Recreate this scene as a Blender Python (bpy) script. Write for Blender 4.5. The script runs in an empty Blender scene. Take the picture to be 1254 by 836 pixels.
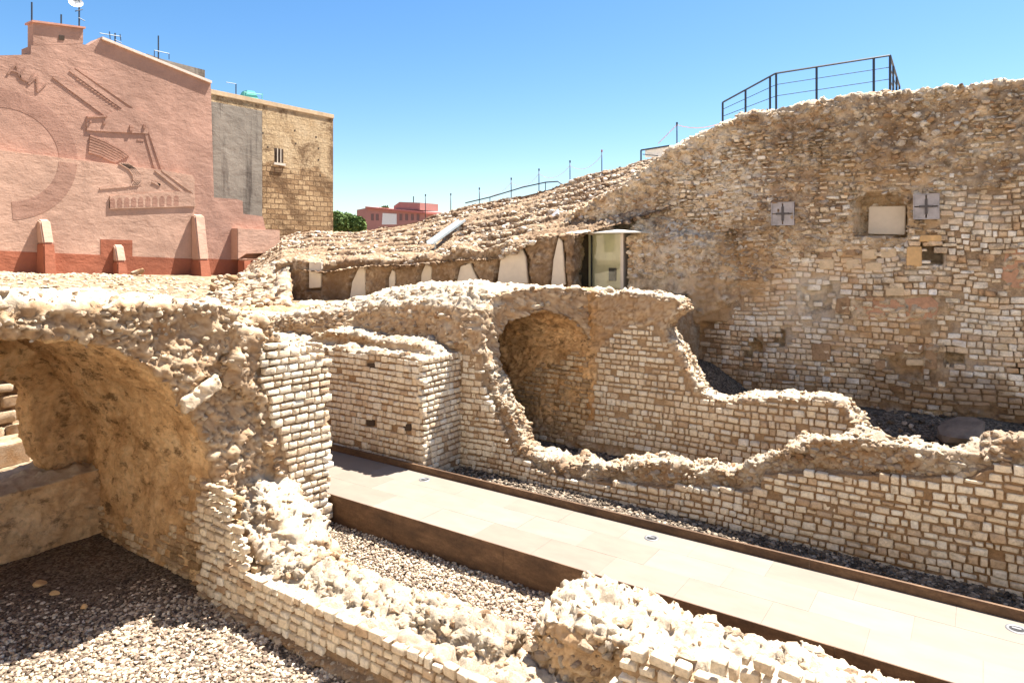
import bpy, math, random
import numpy as np
from mathutils import Vector

rng = np.random.default_rng(7)
random.seed(7)
scene = bpy.context.scene
COL = scene.collection

# ------------------------------------------------------------------ camera frame
# world: X runs along the walkway, Y across it (away from the viewer), Z up; the eye stands at x=0, y=0
EYE = 4.9
FPX, CX, HY = 836.0, 627.0, 305.0
RX, RY = 0.823, 0.568
FX, FY = -0.568, 0.823

def ray(px, py):
    r = (px - CX) / FPX
    return FX + r * RX, FY + r * RY, -(py - HY) / FPX

def on_y(px, py, y0):
    dx, dy, dz = ray(px, py); t = y0 / dy
    return (t * dx, EYE + t * dz)

def on_x(px, py, x0):
    dx, dy, dz = ray(px, py); t = x0 / dx
    return (t * dy, EYE + t * dz)

def on_z(px, py, z0):
    dx, dy, dz = ray(px, py); t = (z0 - EYE) / dz
    return (t * dx, t * dy)

class Frame:
    """a vertical plane: s runs along it, z up, n points to the viewer's side"""
    def __init__(s, a, b, n=None):
        s.a = np.array(a, float); d = np.array(b, float) - s.a
        s.d = d / np.linalg.norm(d)
        s.n = np.array([s.d[1], -s.d[0]])
        if n is not None and np.dot(s.n, n) < 0: s.n = -s.n
    def px(s, x, y):
        dx, dy, dz = ray(x, y)
        den = dx * s.n[0] + dy * s.n[1]
        t = np.dot(s.a, s.n) / den
        p = np.array([t * dx, t * dy])
        return (float(np.dot(p - s.a, s.d)), EYE + t * dz)
    def poly(s, pts): return [s.px(*p) for p in pts]
    def world(s, sz, off=0.0):
        sz = np.asarray(sz, float).reshape(-1, 2)
        p = s.a + sz[:, :1] * s.d + s.n * off
        return np.column_stack([p, sz[:, 1]])
    def local(s, P):
        q = P[:, :2] - s.a
        return q @ s.d, P[:, 2], q @ s.n

# ------------------------------------------------------------------ numpy noise
def _h(i, j, k, seed):
    with np.errstate(over='ignore'):
        h = (i.astype(np.int64) * 374761393 + j.astype(np.int64) * 668265263 + k.astype(np.int64) * 2147483647 * 3 + seed * 974634777)
        h = (h ^ (h >> 13)) * 1274126177
        h = h ^ (h >> 16)
        h = (h * 2246822519) ^ (h >> 15)
    return ((h & 0xFFFFFF).astype(np.float64)) / 16777215.0

def vnoise(P, scale=1.0, seed=0):
    p = P / scale
    i = np.floor(p).astype(np.int64); f = p - i; f = f * f * (3 - 2 * f)
    r = 0
    for a in (0, 1):
        wa = f[:, 0] if a else 1 - f[:, 0]
        for b in (0, 1):
            wb = f[:, 1] if b else 1 - f[:, 1]
            for c in (0, 1):
                wc = f[:, 2] if c else 1 - f[:, 2]
                r = r + wa * wb * wc * _h(i[:, 0] + a, i[:, 1] + b, i[:, 2] + c, seed)
    return r * 2 - 1

def fbm(P, scale, octs=3, seed=0):
    r = 0; a = 1; t = 0
    for o in range(octs):
        r = r + a * vnoise(P, scale, seed + o * 17); t += a; a *= .5; scale *= .47
    return r / t

def worley(P, size, seed=0, tilt=False):
    p = P / np.asarray(size, float)
    i = np.floor(p).astype(np.int64); f = p - i
    n = len(P)
    f1 = np.full(n, 9.0); f2 = np.full(n, 9.0); cid = np.zeros(n); tl = np.zeros(n)
    for a in (-1, 0, 1):
        for b in (-1, 0, 1):
            for c in (-1, 0, 1):
                ci, cj, ck = i[:, 0] + a, i[:, 1] + b, i[:, 2] + c
                jx = _h(ci, cj, ck, seed + 1); jy = _h(ci, cj, ck, seed + 2); jz = _h(ci, cj, ck, seed + 3)
                d = (a + jx - f[:, 0]) ** 2 + (b + jy - f[:, 1]) ** 2 + (c + jz - f[:, 2]) ** 2
                hid = _h(ci, cj, ck, seed + 5)
                m = d < f1
                if tilt:
                    tv = (a + jx - f[:, 0]) * (_h(ci, cj, ck, seed + 6) - .5) + (b + jy - f[:, 1]) * (_h(ci, cj, ck, seed + 7) - .5) + (c + jz - f[:, 2]) * (_h(ci, cj, ck, seed + 8) - .5)
                    tl = np.where(m, tv, tl)
                f2 = np.where(m, f1, np.minimum(f2, d)); cid = np.where(m, hid, cid); f1 = np.where(m, d, f1)
    if tilt: return np.sqrt(f1), np.sqrt(f2), cid, tl
    return np.sqrt(f1), np.sqrt(f2), cid

def inpoly(x, y, poly):
    poly = np.asarray(poly, float); r = np.zeros(len(x), bool)
    j = len(poly) - 1
    for i in range(len(poly)):
        xi, yi = poly[i]; xj, yj = poly[j]
        if yi != yj:
            c = ((yi > y) != (yj > y)) & (x < (xj - xi) * (y - yi) / (yj - yi) + xi)
            r ^= c
        j = i
    return r

def smooth(a, b, x):
    t = np.clip((x - a) / (b - a), 0, 1); return t * t * (3 - 2 * t)

# ------------------------------------------------------------------ meshes and objects
def make_mesh(name, V, Fc, attrs=None, smooth_=True):
    """V (n,3); Fc a list of (m,k) index arrays"""
    me = bpy.data.meshes.new(name)
    V = np.ascontiguousarray(V, np.float32)
    if not isinstance(Fc, list): Fc = [Fc]
    Fc = [np.asarray(f, np.int32) for f in Fc if len(f)]
    me.vertices.add(len(V)); me.vertices.foreach_set('co', V.ravel())
    nl = sum(f.size for f in Fc); nf = sum(len(f) for f in Fc)
    me.loops.add(nl); me.polygons.add(nf)
    me.loops.foreach_set('vertex_index', np.concatenate([f.ravel() for f in Fc]))
    tot = np.concatenate([np.full(len(f), f.shape[1], np.int32) for f in Fc])
    st = np.concatenate([[0], np.cumsum(tot)[:-1]]).astype(np.int32)
    me.polygons.foreach_set('loop_start', st); me.polygons.foreach_set('loop_total', tot)
    me.polygons.foreach_set('use_smooth', np.full(nf, smooth_, bool))
    me.update(calc_edges=True); me.validate()
    for k, a in (attrs or {}).items():
        at = me.attributes.new(k, 'FLOAT', 'POINT')
        at.data.foreach_set('value', np.ascontiguousarray(a, np.float32))
    return me

def thing(name, label, cat, loc=(0, 0, 0), group=None):
    o = bpy.data.objects.new(name, None); COL.objects.link(o)
    o.empty_display_size = .3
    o.location = loc; o['label'] = label; o['category'] = cat
    if group: o['group'] = group
    return o

def put(name, me, mat, parent=None, label=None):
    o = bpy.data.objects.new(name, me); COL.objects.link(o)
    me.materials.clear(); me.materials.append(mat)
    if parent is not None:
        o.parent = parent
        b = parent
        off = Vector((0, 0, 0))
        while b is not None:
            off += Vector(b.location); b = b.parent
        n = len(me.vertices)
        a = np.empty(n * 3, np.float32); me.vertices.foreach_get('co', a)
        a = a.reshape(-1, 3) - np.array(off, np.float32)
        me.vertices.foreach_set('co', a.ravel()); me.update()
    if label: o['label'] = label
    if name in ('bedded_stones', 'tier_stones'): o['kind'] = 'stuff'
    return o

def tag(o, label, cat, group=None):
    o['label'] = label; o['category'] = cat
    if group: o['group'] = group
    return o

def kind(o, k, label=None):
    o['kind'] = k
    if label: o['label'] = label
    return o

class MB:
    """collects simple pieces into one mesh"""
    def __init__(s): s.v = []; s.f = []; s.n = 0
    def add(s, V, faces):
        s.v.append(np.asarray(V, float)); s.f += [[i + s.n for i in f] for f in faces]; s.n += len(V); return s
    def hexa(s, p):   # p: 4 bottom, 4 top points
        return s.add(p, [[0, 3, 2, 1], [4, 5, 6, 7], [0, 1, 5, 4], [1, 2, 6, 5], [2, 3, 7, 6], [3, 0, 4, 7]])
    def box(s, x0, x1, y0, y1, z0, z1):
        return s.hexa([(x0, y0, z0), (x1, y0, z0), (x1, y1, z0), (x0, y1, z0), (x0, y0, z1), (x1, y0, z1), (x1, y1, z1), (x0, y1, z1)])
    def prism(s, A, B):   # two matching rings
        n = len(A)
        return s.add(list(A) + list(B), [list(range(n))[::-1], list(range(n, 2 * n))] + [[i, (i + 1) % n, (i + 1) % n + n, i + n] for i in range(n)])
    def slab(s, fr, poly, o0, o1):   # polygon in a Frame between two offsets
        return s.prism(fr.world(poly, o0), fr.world(poly, o1))
    def py(s, poly, y0, y1): return s.prism([(a, y0, b) for a, b in poly], [(a, y1, b) for a, b in poly])
    def pxx(s, poly, x0, x1): return s.prism([(x0, a, b) for a, b in poly], [(x1, a, b) for a, b in poly])
    def pz(s, poly, z0, z1): return s.prism([(a, b, z0) for a, b in poly], [(a, b, z1) for a, b in poly])
    def tube(s, pts, r, n=7):
        pts = [Vector(p) for p in pts]; rings = []
        for i, p in enumerate(pts):
            d = (pts[min(i + 1, len(pts) - 1)] - pts[max(i - 1, 0)]).normalized()
            u = d.cross(Vector((0, 0, 1)));
            if u.length < .05: u = d.cross(Vector((1, 0, 0)))
            u.normalize(); w = d.cross(u)
            rr = r[i] if isinstance(r, (list, tuple)) else r
            rings.append([p + (u * math.cos(k * 2 * math.pi / n) + w * math.sin(k * 2 * math.pi / n)) * rr for k in range(n)])
        V = [v for g in rings for v in g]; F = []
        for i in range(len(pts) - 1):
            for k in range(n):
                F.append([i * n + k, i * n + (k + 1) % n, (i + 1) * n + (k + 1) % n, (i + 1) * n + k])
        F.append(list(range(n))[::-1]); F.append([(len(pts) - 1) * n + k for k in range(n)])
        return s.add(V, F)
    def disc(s, c, r, h, n=20, r2=None):
        r2 = r if r2 is None else r2
        A = [(c[0] + r * math.cos(k * 2 * math.pi / n), c[1] + r * math.sin(k * 2 * math.pi / n), c[2]) for k in range(n)]
        B = [(c[0] + r2 * math.cos(k * 2 * math.pi / n), c[1] + r2 * math.sin(k * 2 * math.pi / n), c[2] + h) for k in range(n)]
        return s.prism(A, B)
    def mesh(s, name='m', bevel=0, smooth_=False):
        me = bpy.data.meshes.new(name)
        V = np.concatenate(s.v)
        me.from_pydata(V.tolist(), [], s.f)
        import bmesh
        bm = bmesh.new(); bm.from_mesh(me)
        bmesh.ops.recalc_face_normals(bm, faces=bm.faces)
        if bevel:
            bmesh.ops.bevel(bm, geom=[e for e in bm.edges if len(e.link_faces) == 2 and e.calc_face_angle(0) > .5], offset=bevel, segments=2, affect='EDGES')
        bm.to_mesh(me); bm.free()
        me.polygons.foreach_set('use_smooth', np.full(len(me.polygons), smooth_, bool))
        return me

def remesh(mb, voxel):
    """fuses the closed pieces of an MB into one even skin; returns arrays"""
    me = mb.mesh('tmp')
    o = bpy.data.objects.new('tmp', me); COL.objects.link(o)
    m = o.modifiers.new('r', 'REMESH'); m.mode = 'VOXEL'; m.voxel_size = voxel; m.adaptivity = 0
    dg = bpy.context.evaluated_depsgraph_get(); dg.update()
    e = o.evaluated_get(dg); mm = e.to_mesh()
    n = len(mm.vertices); V = np.empty(n * 3, np.float32); mm.vertices.foreach_get('co', V)
    N = np.empty(n * 3, np.float32); mm.vertices.foreach_get('normal', N)
    f = len(mm.polygons); tot = np.empty(f, np.int32); mm.polygons.foreach_get('loop_total', tot)
    L = np.empty(len(mm.loops), np.int32); mm.loops.foreach_get('vertex_index', L)
    st = np.empty(f, np.int32); mm.polygons.foreach_get('loop_start', st)
    q = st[tot == 4]; t = st[tot == 3]
    Q = L[q[:, None] + np.arange(4)] if len(q) else np.zeros((0, 4), np.int32)
    T = L[t[:, None] + np.arange(3)] if len(t) else np.zeros((0, 3), np.int32)
    e.to_mesh_clear(); bpy.data.objects.remove(o); bpy.data.meshes.remove(me)
    return V.reshape(-1, 3).astype(float), N.reshape(-1, 3).astype(float), Q, T

def cull(V, N, Q, T, keep, *extra):
    """drops faces none of whose corners is kept (undersides nobody sees)"""
    if keep is None: return (V, N, Q, T) + extra
    Q = Q[keep[Q].any(1)]; T = T[keep[T].any(1)] if len(T) else T
    used = np.zeros(len(V), bool); used[Q.ravel()] = True
    if len(T): used[T.ravel()] = True
    idx = np.cumsum(used) - 1
    return (V[used], N[used], idx[Q].astype(np.int32), idx[T].astype(np.int32) if len(T) else T) + tuple(x[used] for x in extra)

def rubble(V, N, size=(.19, .19, .12), amp=.05, big=.12, bigs=.9, seed=0, mask=None, fine=.012):
    """mask: 1 = full rubble, 0 = flat bedding; returns displaced V and attributes"""
    if mask is None: mask = np.ones(len(V))
    W = V + np.column_stack([fbm(V, .3, 2, seed + 50), fbm(V, .3, 2, seed + 60), fbm(V, .3, 2, seed + 70)]) * .10
    sz = np.array(size)
    f1, f2, cid, tl = worley(W, sz, seed, True)
    g1, g2, gid, tg = worley(W, sz * .45, seed + 31, True)
    lost = smooth(-.05, .35, fbm(V, .55, 3, seed + 11))       # areas where stones have fallen and only mortar is left
    edge = smooth(.0, .13, f2 - f1)
    edge2 = smooth(.0, .2, g2 - g1)
    bump = edge * (.25 + .75 * cid + 1.5 * tl) * (1 - .6 * lost) * amp + edge2 * (.4 * gid + 1.0 * tg) * amp * (.35 + .3 * lost)
    h1, h2, hid, th = worley(W, sz * .21, seed + 71, True)
    bump = bump + smooth(.0, .25, h2 - h1) * (.35 * hid + .9 * th) * amp * .38
    ridge = 1 - np.abs(vnoise(V, .26, seed + 13)) * 2
    d = mask * (bump - amp * .45 + ridge * amp * .22 + big * fbm(V, bigs, 4, seed + 5)) + fine * (vnoise(V, .08, seed + 9)) * (.4 + .6 * mask)
    tint = np.where(lost > .5, .35 + .4 * gid, cid * .7 + .3 * gid)
    crust = smooth(.25, .75, N[:, 2] + .55 * fbm(V, .4, 3, seed + 90)) * mask  # pale tone grows where the surface faces up, broken by noise
    return V + N * d[:, None], dict(crust=np.clip(crust, 0, 1), bed=(mask < .27) * 1.0, tint=tint, edge=np.clip(edge * (.45 + .55 * edge2) * mask + (1 - mask) * .3, 0, 1) * (1 - .35 * lost))

# ------------------------------------------------------------------ masonry: every stone a small rounded block
def _stone_template():
    e = .5
    ab = []
    for j, b in enumerate((-e, -.39, .39, e)):
        for i, a in enumerate((-e, -.39, .39, e)):
            ab.append((a, b))
    ab = np.array(ab)
    ring = [0, 1, 2, 3, 7, 11, 15, 14, 13, 12, 8, 4]
    F = []
    for j in range(3):
        for i in range(3):
            k = j * 4 + i; F.append([k, k + 1, k + 5, k + 4])
    for k in range(12):
        a, b = ring[k], ring[(k + 1) % 12]
        F.append([b, a, 16 + k, 16 + (k + 1) % 12])
    return ab, ring, np.array(F)
_AB, _RING, _SF = _stone_template()

def facing_mesh(name, fr, poly, holes=(), ch=(.10, .15), ln=(.15, .30), gap=.021, out=.03, miss=.02, seed=1, wob=.03, depth=.09, rag=.05, irr=1.0, keepf=None):
    r = np.random.default_rng(seed)
    poly = np.asarray(poly); s0, z0 = poly.min(0); s1, z1 = poly.max(0)
    S = []; z = z0
    while z < z1:
        h = r.uniform(*ch); s = s0 - r.uniform(0, .3)
        while s < s1:
            l = r.uniform(*ln)
            if r.random() < .12: l *= .6
            S.append((s + l / 2, z + h / 2, l, h)); s += l
        z += h
    S = np.array(S)
    cs = np.column_stack([S[:, 0], S[:, 1], np.zeros(len(S))])
    jit = rag * np.column_stack([vnoise(cs, .25, seed + 3), vnoise(cs, .25, seed + 4)])
    k = inpoly(S[:, 0] + jit[:, 0], S[:, 1] + jit[:, 1], poly)
    for h in holes: k &= ~inpoly(S[:, 0] + jit[:, 0], S[:, 1] + jit[:, 1], h)
    k &= r.random(len(S)) > miss * (1 + 3 * smooth(0, .5, fbm(cs, .8, 2, seed + 8)))
    if keepf is not None: k &= keepf(S[:, 0], S[:, 1], r)
    S = S[k]; n = len(S)
    w = np.maximum(S[:, 2] - gap * r.uniform(.8, 2.2, n), .04); h = np.maximum(S[:, 3] - gap * r.uniform(.5, 2.0, n) * (1 + .5 * irr), .035)
    A = np.repeat(_AB[None], n, 0).copy()
    # corners pulled in, edges jittered
    corner = [0, 3, 12, 15]
    A[:, corner] *= (1 - r.uniform(.02, .10, (n, 4, 1)) * irr)
    A += r.normal(0, .026, (n, 16, 2)) * irr
    B = A[:, _RING].copy() * 1.0
    rot = r.normal(0, .025, n) * irr
    wz = wob * vnoise(np.column_stack([S[:, 0], S[:, 1] * .3, np.zeros(n)]), 1.6, seed) + r.normal(0, .004, n)
    o = out + r.normal(0, .007, n) * irr
    dep = np.where(np.isin(np.arange(16), [5, 6, 9, 10]), 0, -.008)[None] * np.ones((n, 1)) + r.normal(0, .005, (n, 16)) * irr
    dep = dep + o[:, None]
    tx = r.normal(0, .035, n) * irr; ty = r.normal(0, .04, n) * irr
    def cv(AA, D):
        a = AA[..., 0] * w[:, None]; b = AA[..., 1] * h[:, None]
        D = D + a * tx[:, None] + b * ty[:, None]
        s = S[:, 0:1] + a - b * rot[:, None]; zz = S[:, 1:2] + b + a * rot[:, None] + wz[:, None]
        P = fr.a[None, None] + s[..., None] * fr.d + D[..., None] * fr.n
        return np.concatenate([P, zz[..., None]], -1)
    V = np.concatenate([cv(A, dep), cv(B, np.full((n, 12), -depth))], 1).reshape(-1, 3)
    F = (_SF[None] + (np.arange(n) * 28)[:, None, None]).reshape(-1, 4)
    if np.dot(np.cross(np.append(fr.d, 0), [0, 0, 1]), np.append(fr.n, 0)) < 0: F = F[:, ::-1]
    t = np.repeat(r.random(n), 28)
    return make_mesh(name, V, F, dict(tint=t, edge=np.ones(len(t))))

# ------------------------------------------------------------------ loose stones
def _ico(sub):
    import bmesh
    bm = bmesh.new(); bmesh.ops.create_icosphere(bm, subdivisions=sub, radius=1)
    V = np.array([v.co[:] for v in bm.verts]); F = np.array([[v.index for v in f.verts] for f in bm.faces]); bm.free()
    return V, F
_I1 = _ico(1); _I2 = _ico(2)

def stones_mesh(name, P, size, seed=0, flat=.65, sub=2, N=None, smooth_=False, rough=.22, tint=None):
    r = np.random.default_rng(seed)
    T, F = _I2 if sub == 2 else _I1
    n = len(P); size = np.broadcast_to(size, (n,))
    sc = np.column_stack([r.uniform(.75, 1.3, n), r.uniform(.6, 1.1, n), r.uniform(flat * .7, flat * 1.25, n)]) * size[:, None]
    V = np.repeat(T[None], n, 0)
    # facet the ball: cut it by random planes so it reads as broken stone
    if sub == 2:
        for k in range(7):
            d = r.normal(size=(n, 3)); d /= np.linalg.norm(d, axis=1)[:, None]; lim = r.uniform(.42, .8, n)
            q = np.einsum('nvk,nk->nv', V, d); ex = np.maximum(q - lim[:, None], 0)
            V = V - ex[..., None] * d[:, None]
    V = V * (1 + r.normal(0, rough * (.16 if sub == 2 else .8), (n, len(T), 1)))
    V = V * sc[:, None]
    a = r.uniform(0, 6.283, n); ca, sa = np.cos(a), np.sin(a)
    tl = r.normal(0, .35, n); ct, stt = np.cos(tl), np.sin(tl)
    x, y, z = V[..., 0], V[..., 1], V[..., 2]
    y, z = y * ct[:, None] - z * stt[:, None], y * stt[:, None] + z * ct[:, None]
    x, y = x * ca[:, None] - y * sa[:, None], x * sa[:, None] + y * ca[:, None]
    V = np.stack([x, y, z], -1) + np.asarray(P)[:, None]
    FF = (F[None] + (np.arange(n) * len(T))[:, None, None]).reshape(-1, 3)
    t = r.random(n) if tint is None else tint
    return make_mesh(name, V.reshape(-1, 3), FF, dict(tint=np.repeat(t, len(T)), edge=np.ones(n * len(T)), crust=np.repeat(r.random(n) ** 2 * .9, len(T))), smooth_)  # crust: random pale tone per stone

def pick(V, Fq, n, mask, seed=0):
    r = np.random.default_rng(seed)
    idx = np.nonzero(mask)[0]
    if len(idx) == 0: return np.zeros((0, 3))
    return V[r.choice(idx, min(n, len(idx)), replace=False)]

def chips(parent, V, mask, n, seed, mat, smin=.018, smax=.10):
    r = np.random.default_rng(seed + 500)
    P = pick(V, None, n, mask, seed)
    s = smin + (smax - smin) * r.random(len(P)) ** 2.6
    big = s > .055
    P = P - np.array([0, 0, 1]) * (s * .45)[:, None]
    A, B = P[big], P[~big]
    if len(A): put('bedded_stones', stones_mesh('bedded_stones', A, s[big], seed, .65), mat, parent)
    if len(B): put('bedded_stones', stones_mesh('bedded_stones', B, s[~big], seed + 1, .7, sub=1, rough=.2), mat, parent)

# ------------------------------------------------------------------ materials
def _nodes(name):
    m = bpy.data.materials.new(name); m.use_nodes = True
    nt = m.node_tree; b = nt.nodes['Principled BSDF']; b.inputs['Roughness'].default_value = .9
    b.inputs['Specular IOR Level'].default_value = .25
    return m, nt, b
def nd(nt, t, **kw):
    n = nt.nodes.new(t)
    for k, v in kw.items(): setattr(n, k, v)
    return n
def coord(nt): return nd(nt, 'ShaderNodeTexCoord').outputs['Object']
def noise(nt, sc, det=4, rough=.6, vec=None, dist=0):
    n = nd(nt, 'ShaderNodeTexNoise'); n.inputs['Scale'].default_value = sc; n.inputs['Detail'].default_value = det
    n.inputs['Roughness'].default_value = rough; n.inputs['Distortion'].default_value = dist
    nt.links.new(vec if vec is not None else coord(nt), n.inputs['Vector']); return n.outputs['Fac']
def ramp(nt, fac, stops, interp='LINEAR'):
    n = nd(nt, 'ShaderNodeValToRGB'); n.color_ramp.interpolation = interp
    el = n.color_ramp.elements
    while len(el) < len(stops): el.new(.5)
    for e, (p, c) in zip(el, stops):
        e.position = p; e.color = (c, c, c, 1) if isinstance(c, (int, float)) else (*c, 1)
    nt.links.new(fac, n.inputs['Fac']); return n.outputs['Color']
def mix(nt, fac, a, b, mode='MIX'):
    n = nd(nt, 'ShaderNodeMix', data_type='RGBA', blend_type=mode)
    for i, v in ((0, fac), (6, a), (7, b)):
        if isinstance(v, bpy.types.NodeSocket): nt.links.new(v, n.inputs[i])
        elif i == 0: n.inputs[0].default_value = v
        else: n.inputs[i].default_value = (*v, 1) if isinstance(v, tuple) else (v, v, v, 1)
    return n.outputs[2]
def attr(nt, name): return nd(nt, 'ShaderNodeAttribute', attribute_name=name).outputs['Fac']
def mapped(nt, scale=(1, 1, 1), rot=(0, 0, 0)):
    m = nd(nt, 'ShaderNodeMapping'); m.inputs['Scale'].default_value = scale; m.inputs['Rotation'].default_value = rot
    nt.links.new(coord(nt), m.inputs['Vector']); return m.outputs['Vector']
def bump(nt, b, hs, strength=.5, dist=.02):
    """hs: list of (height socket, weight)"""
    acc = None
    for h, w in hs:
        mm = nd(nt, 'ShaderNodeMath', operation='MULTIPLY_ADD'); nt.links.new(h, mm.inputs[0]); mm.inputs[1].default_value = w
        if acc is not None: nt.links.new(acc, mm.inputs[2])
        else: mm.inputs[2].default_value = 0
        acc = mm.outputs[0]
    n = nd(nt, 'ShaderNodeBump'); n.inputs['Strength'].default_value = strength; n.inputs['Distance'].default_value = dist
    nt.links.new(acc, n.inputs['Height']); nt.links.new(n.outputs['Normal'], b.inputs['Normal'])

def stone_mat(name, stops, mortar, stain, stain_amt=.5, stain_lo=.48, stain_hi=.66, stain_scale=1.0, bumps=.6, wash=None, bed=(.68, .62, .56), zones=False, use_pale=False):
    m, nt, b = _nodes(name)
    base = ramp(nt, attr(nt, 'tint'), stops)
    fn = noise(nt, 22, 5, .7)
    base = mix(nt, .7, base, ramp(nt, fn, [(.28, .5), (.5, .97), (.72, 1.2)]), 'MULTIPLY')
    mm = mix(nt, ramp(nt, noise(nt, 9, 4), [(.3, 0.), (.7, 1.)]), mortar, tuple(c * 1.45 for c in mortar))
    col = mix(nt, attr(nt, 'edge'), mm, base)
    if use_pale:
        col = mix(nt, .8, col, (.80, .68, .56), 'MULTIPLY'); cf = nd(nt, 'ShaderNodeMath', operation='MULTIPLY'); nt.links.new(attr(nt, 'crust'), cf.inputs[0]); cf.inputs[1].default_value = .8  # crust holds the pale tone, strongest on up-facing rubble
        col = mix(nt, cf.outputs[0], col, mix(nt, .6, (.45, .385, .30), ramp(nt, fn, [(.3, .7), (.7, 1.15)]), 'MULTIPLY'))
    bedc = tuple(c * f for c, f in zip(mortar, bed))
    if wash:     # pale lime crust in broad patches
        col = mix(nt, ramp(nt, noise(nt, .9, 5, .65), [(.47, 0.), (.62, wash[1])]), col, wash[0])
    st = noise(nt, stain_scale, 6, .68, dist=.4)
    col = mix(nt, ramp(nt, st, [(stain_lo, 0.), (stain_hi, stain_amt)]), col, stain)
    st2 = noise(nt, stain_scale * 4.3, 5, .7)
    col = mix(nt, ramp(nt, st2, [(.58, 0.), (.72, .55)]), col, tuple(c * .45 for c in stain))
    bf = nd(nt, 'ShaderNodeMath', operation='MULTIPLY'); nt.links.new(attr(nt, 'bed'), bf.inputs[0]); nt.links.new(ramp(nt, noise(nt, 5, 5, .7), [(.35, .95), (.65, .45)]), bf.inputs[1])
    col = mix(nt, bf.outputs[0], col, mix(nt, .7, bedc, ramp(nt, fn, [(.3, .45), (.7, 1.5)]), 'MULTIPLY'))
    if zones:
        col = mix(nt, .85, col, ramp(nt, noise(nt, 3.2, 8, .78, dist=.3), [(.36, .48), (.48, 1.0), (.62, 1.28)]), 'MULTIPLY')
        col = mix(nt, attr(nt, 'lime'), col, (.76, .70, .61)); col = mix(nt, attr(nt, 'grime'), col, (.15, .088, .045)); col = mix(nt, attr(nt, 'ochre'), col, (.56, .35, .17))
    nt.links.new(col, b.inputs['Base Color'])
    bump(nt, b, [(noise(nt, 14, 7, .75), 1.2), (noise(nt, 55, 5, .75), .8)], bumps, .03)
    return m

def flat_mat(name, c, rough=.6, metal=0, var=.12, scale=6, bmp=.1, spec=.4):
    m, nt, b = _nodes(name)
    f = noise(nt, scale, 5, .65)
    col = mix(nt, ramp(nt, f, [(.3, 0.), (.7, 1.)]), tuple(x * (1 - var) for x in c), tuple(min(1, x * (1 + var)) for x in c))
    nt.links.new(col, b.inputs['Base Color']); b.inputs['Roughness'].default_value = rough; b.inputs['Metallic'].default_value = metal
    b.inputs['Specular IOR Level'].default_value = spec
    if bmp: bump(nt, b, [(noise(nt, scale * 6, 4), 1.)], bmp, .01)
    return m
# ------------------------------------------------------------------ colours
CREAM = [(0., (.43, .30, .19)), (.07, (.53, .40, .27)), (.2, (.60, .475, .335)), (.5, (.665, .555, .41)), (.8, (.69, .595, .455)), (1., (.71, .64, .53))]
M = {}
M['ashlar'] = stone_mat('limestone_blocks', CREAM, (.14, .085, .05), (.25, .155, .09), .6, .53, .72, .7, .55)
M['ashlar_far'] = stone_mat('old_limestone_blocks', [(0., (.46, .29, .16)), (.2, (.60, .45, .30)), (.6, (.67, .56, .41)), (1., (.76, .71, .63))], (.26, .17, .10), (.28, .17, .09), .55, .52, .68, .55, .6, zones=True)
M['ashlar_brown'] = stone_mat('earth_stained_blocks', [(0., (.40, .26, .14)), (.5, (.54, .38, .22)), (1., (.64, .50, .33))], (.22, .13, .065), (.22, .13, .06), .7, .45, .62, 1.1, .7)
M['core'] = stone_mat('rubble_concrete', [(0., (.24, .14, .07)), (.2, (.39, .26, .15)), (.45, (.50, .385, .26)), (.7, (.57, .48, .36)), (1., (.66, .60, .50))], (.30, .20, .115), (.26, .15, .075), .6, .48, .68, .8, 1., wash=((.57, .50, .395), .5), use_pale=True, bed=(.92, .86, .8))
M['core_wall'] = stone_mat('weathered_rubble', [(0., (.36, .22, .12)), (.3, (.52, .37, .22)), (.6, (.62, .49, .34)), (.85, (.68, .59, .46)), (1., (.73, .67, .59))], (.46, .35, .24), (.25, .155, .09), .75, .46, .63, .5, 1., wash=((.66, .56, .42), .7), bed=(.66, .60, .54), zones=True)
M['seats'] = stone_mat('eroded_seat_core', [(0., (.22, .13, .07)), (.3, (.32, .215, .13)), (.7, (.41, .305, .205)), (1., (.52, .445, .345))], (.19, .12, .065), (.15, .085, .045), .75, .42, .62, .6, 1.)
M['tier'] = stone_mat('tier_edge_stone', [(0., (.34, .23, .145)), (.5, (.50, .40, .29)), (1., (.64, .58, .49))], (.2, .13, .08), (.2, .12, .07), .5, .5, .7, .9, .8)
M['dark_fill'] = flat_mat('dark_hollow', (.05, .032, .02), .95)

def gravel_ground(name, stops, sc=26, mott=.5):
    m, nt, b = _nodes(name)
    v = nd(nt, 'ShaderNodeTexVoronoi'); v.inputs['Scale'].default_value = sc; nt.links.new(coord(nt), v.inputs['Vector'])
    bw = nd(nt, 'ShaderNodeSeparateColor'); nt.links.new(v.outputs['Color'], bw.inputs[0])
    c = ramp(nt, bw.outputs[0], stops)
    c = mix(nt, mott, c, ramp(nt, noise(nt, 2.2, 6, .7), [(.3, .5), (.7, 1.3)]), 'MULTIPLY')
    nt.links.new(c, b.inputs['Base Color']); bump(nt, b, [(v.outputs['Distance'], -1.), (noise(nt, 50), .4)], .8, .03)
    return m
M['gravel'] = gravel_ground('grey_gravel', [(0., (.05, .038, .028)), (.5, (.13, .10, .07)), (1., (.24, .19, .14))])
M['soil'] = gravel_ground('dusty_earth', [(0., (.16, .105, .06)), (.5, (.235, .165, .10)), (1., (.34, .25, .165))], 7, .9)
M['pebble'] = stone_mat('pebbles', [(0., (.10, .072, .055)), (.3, (.24, .175, .125)), (.55, (.38, .29, .205)), (.8, (.50, .41, .30)), (1., (.64, .56, .45))], (.2, .16, .12), (.2, .15, .1), .1, .6, .8, 2., .2)
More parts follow.
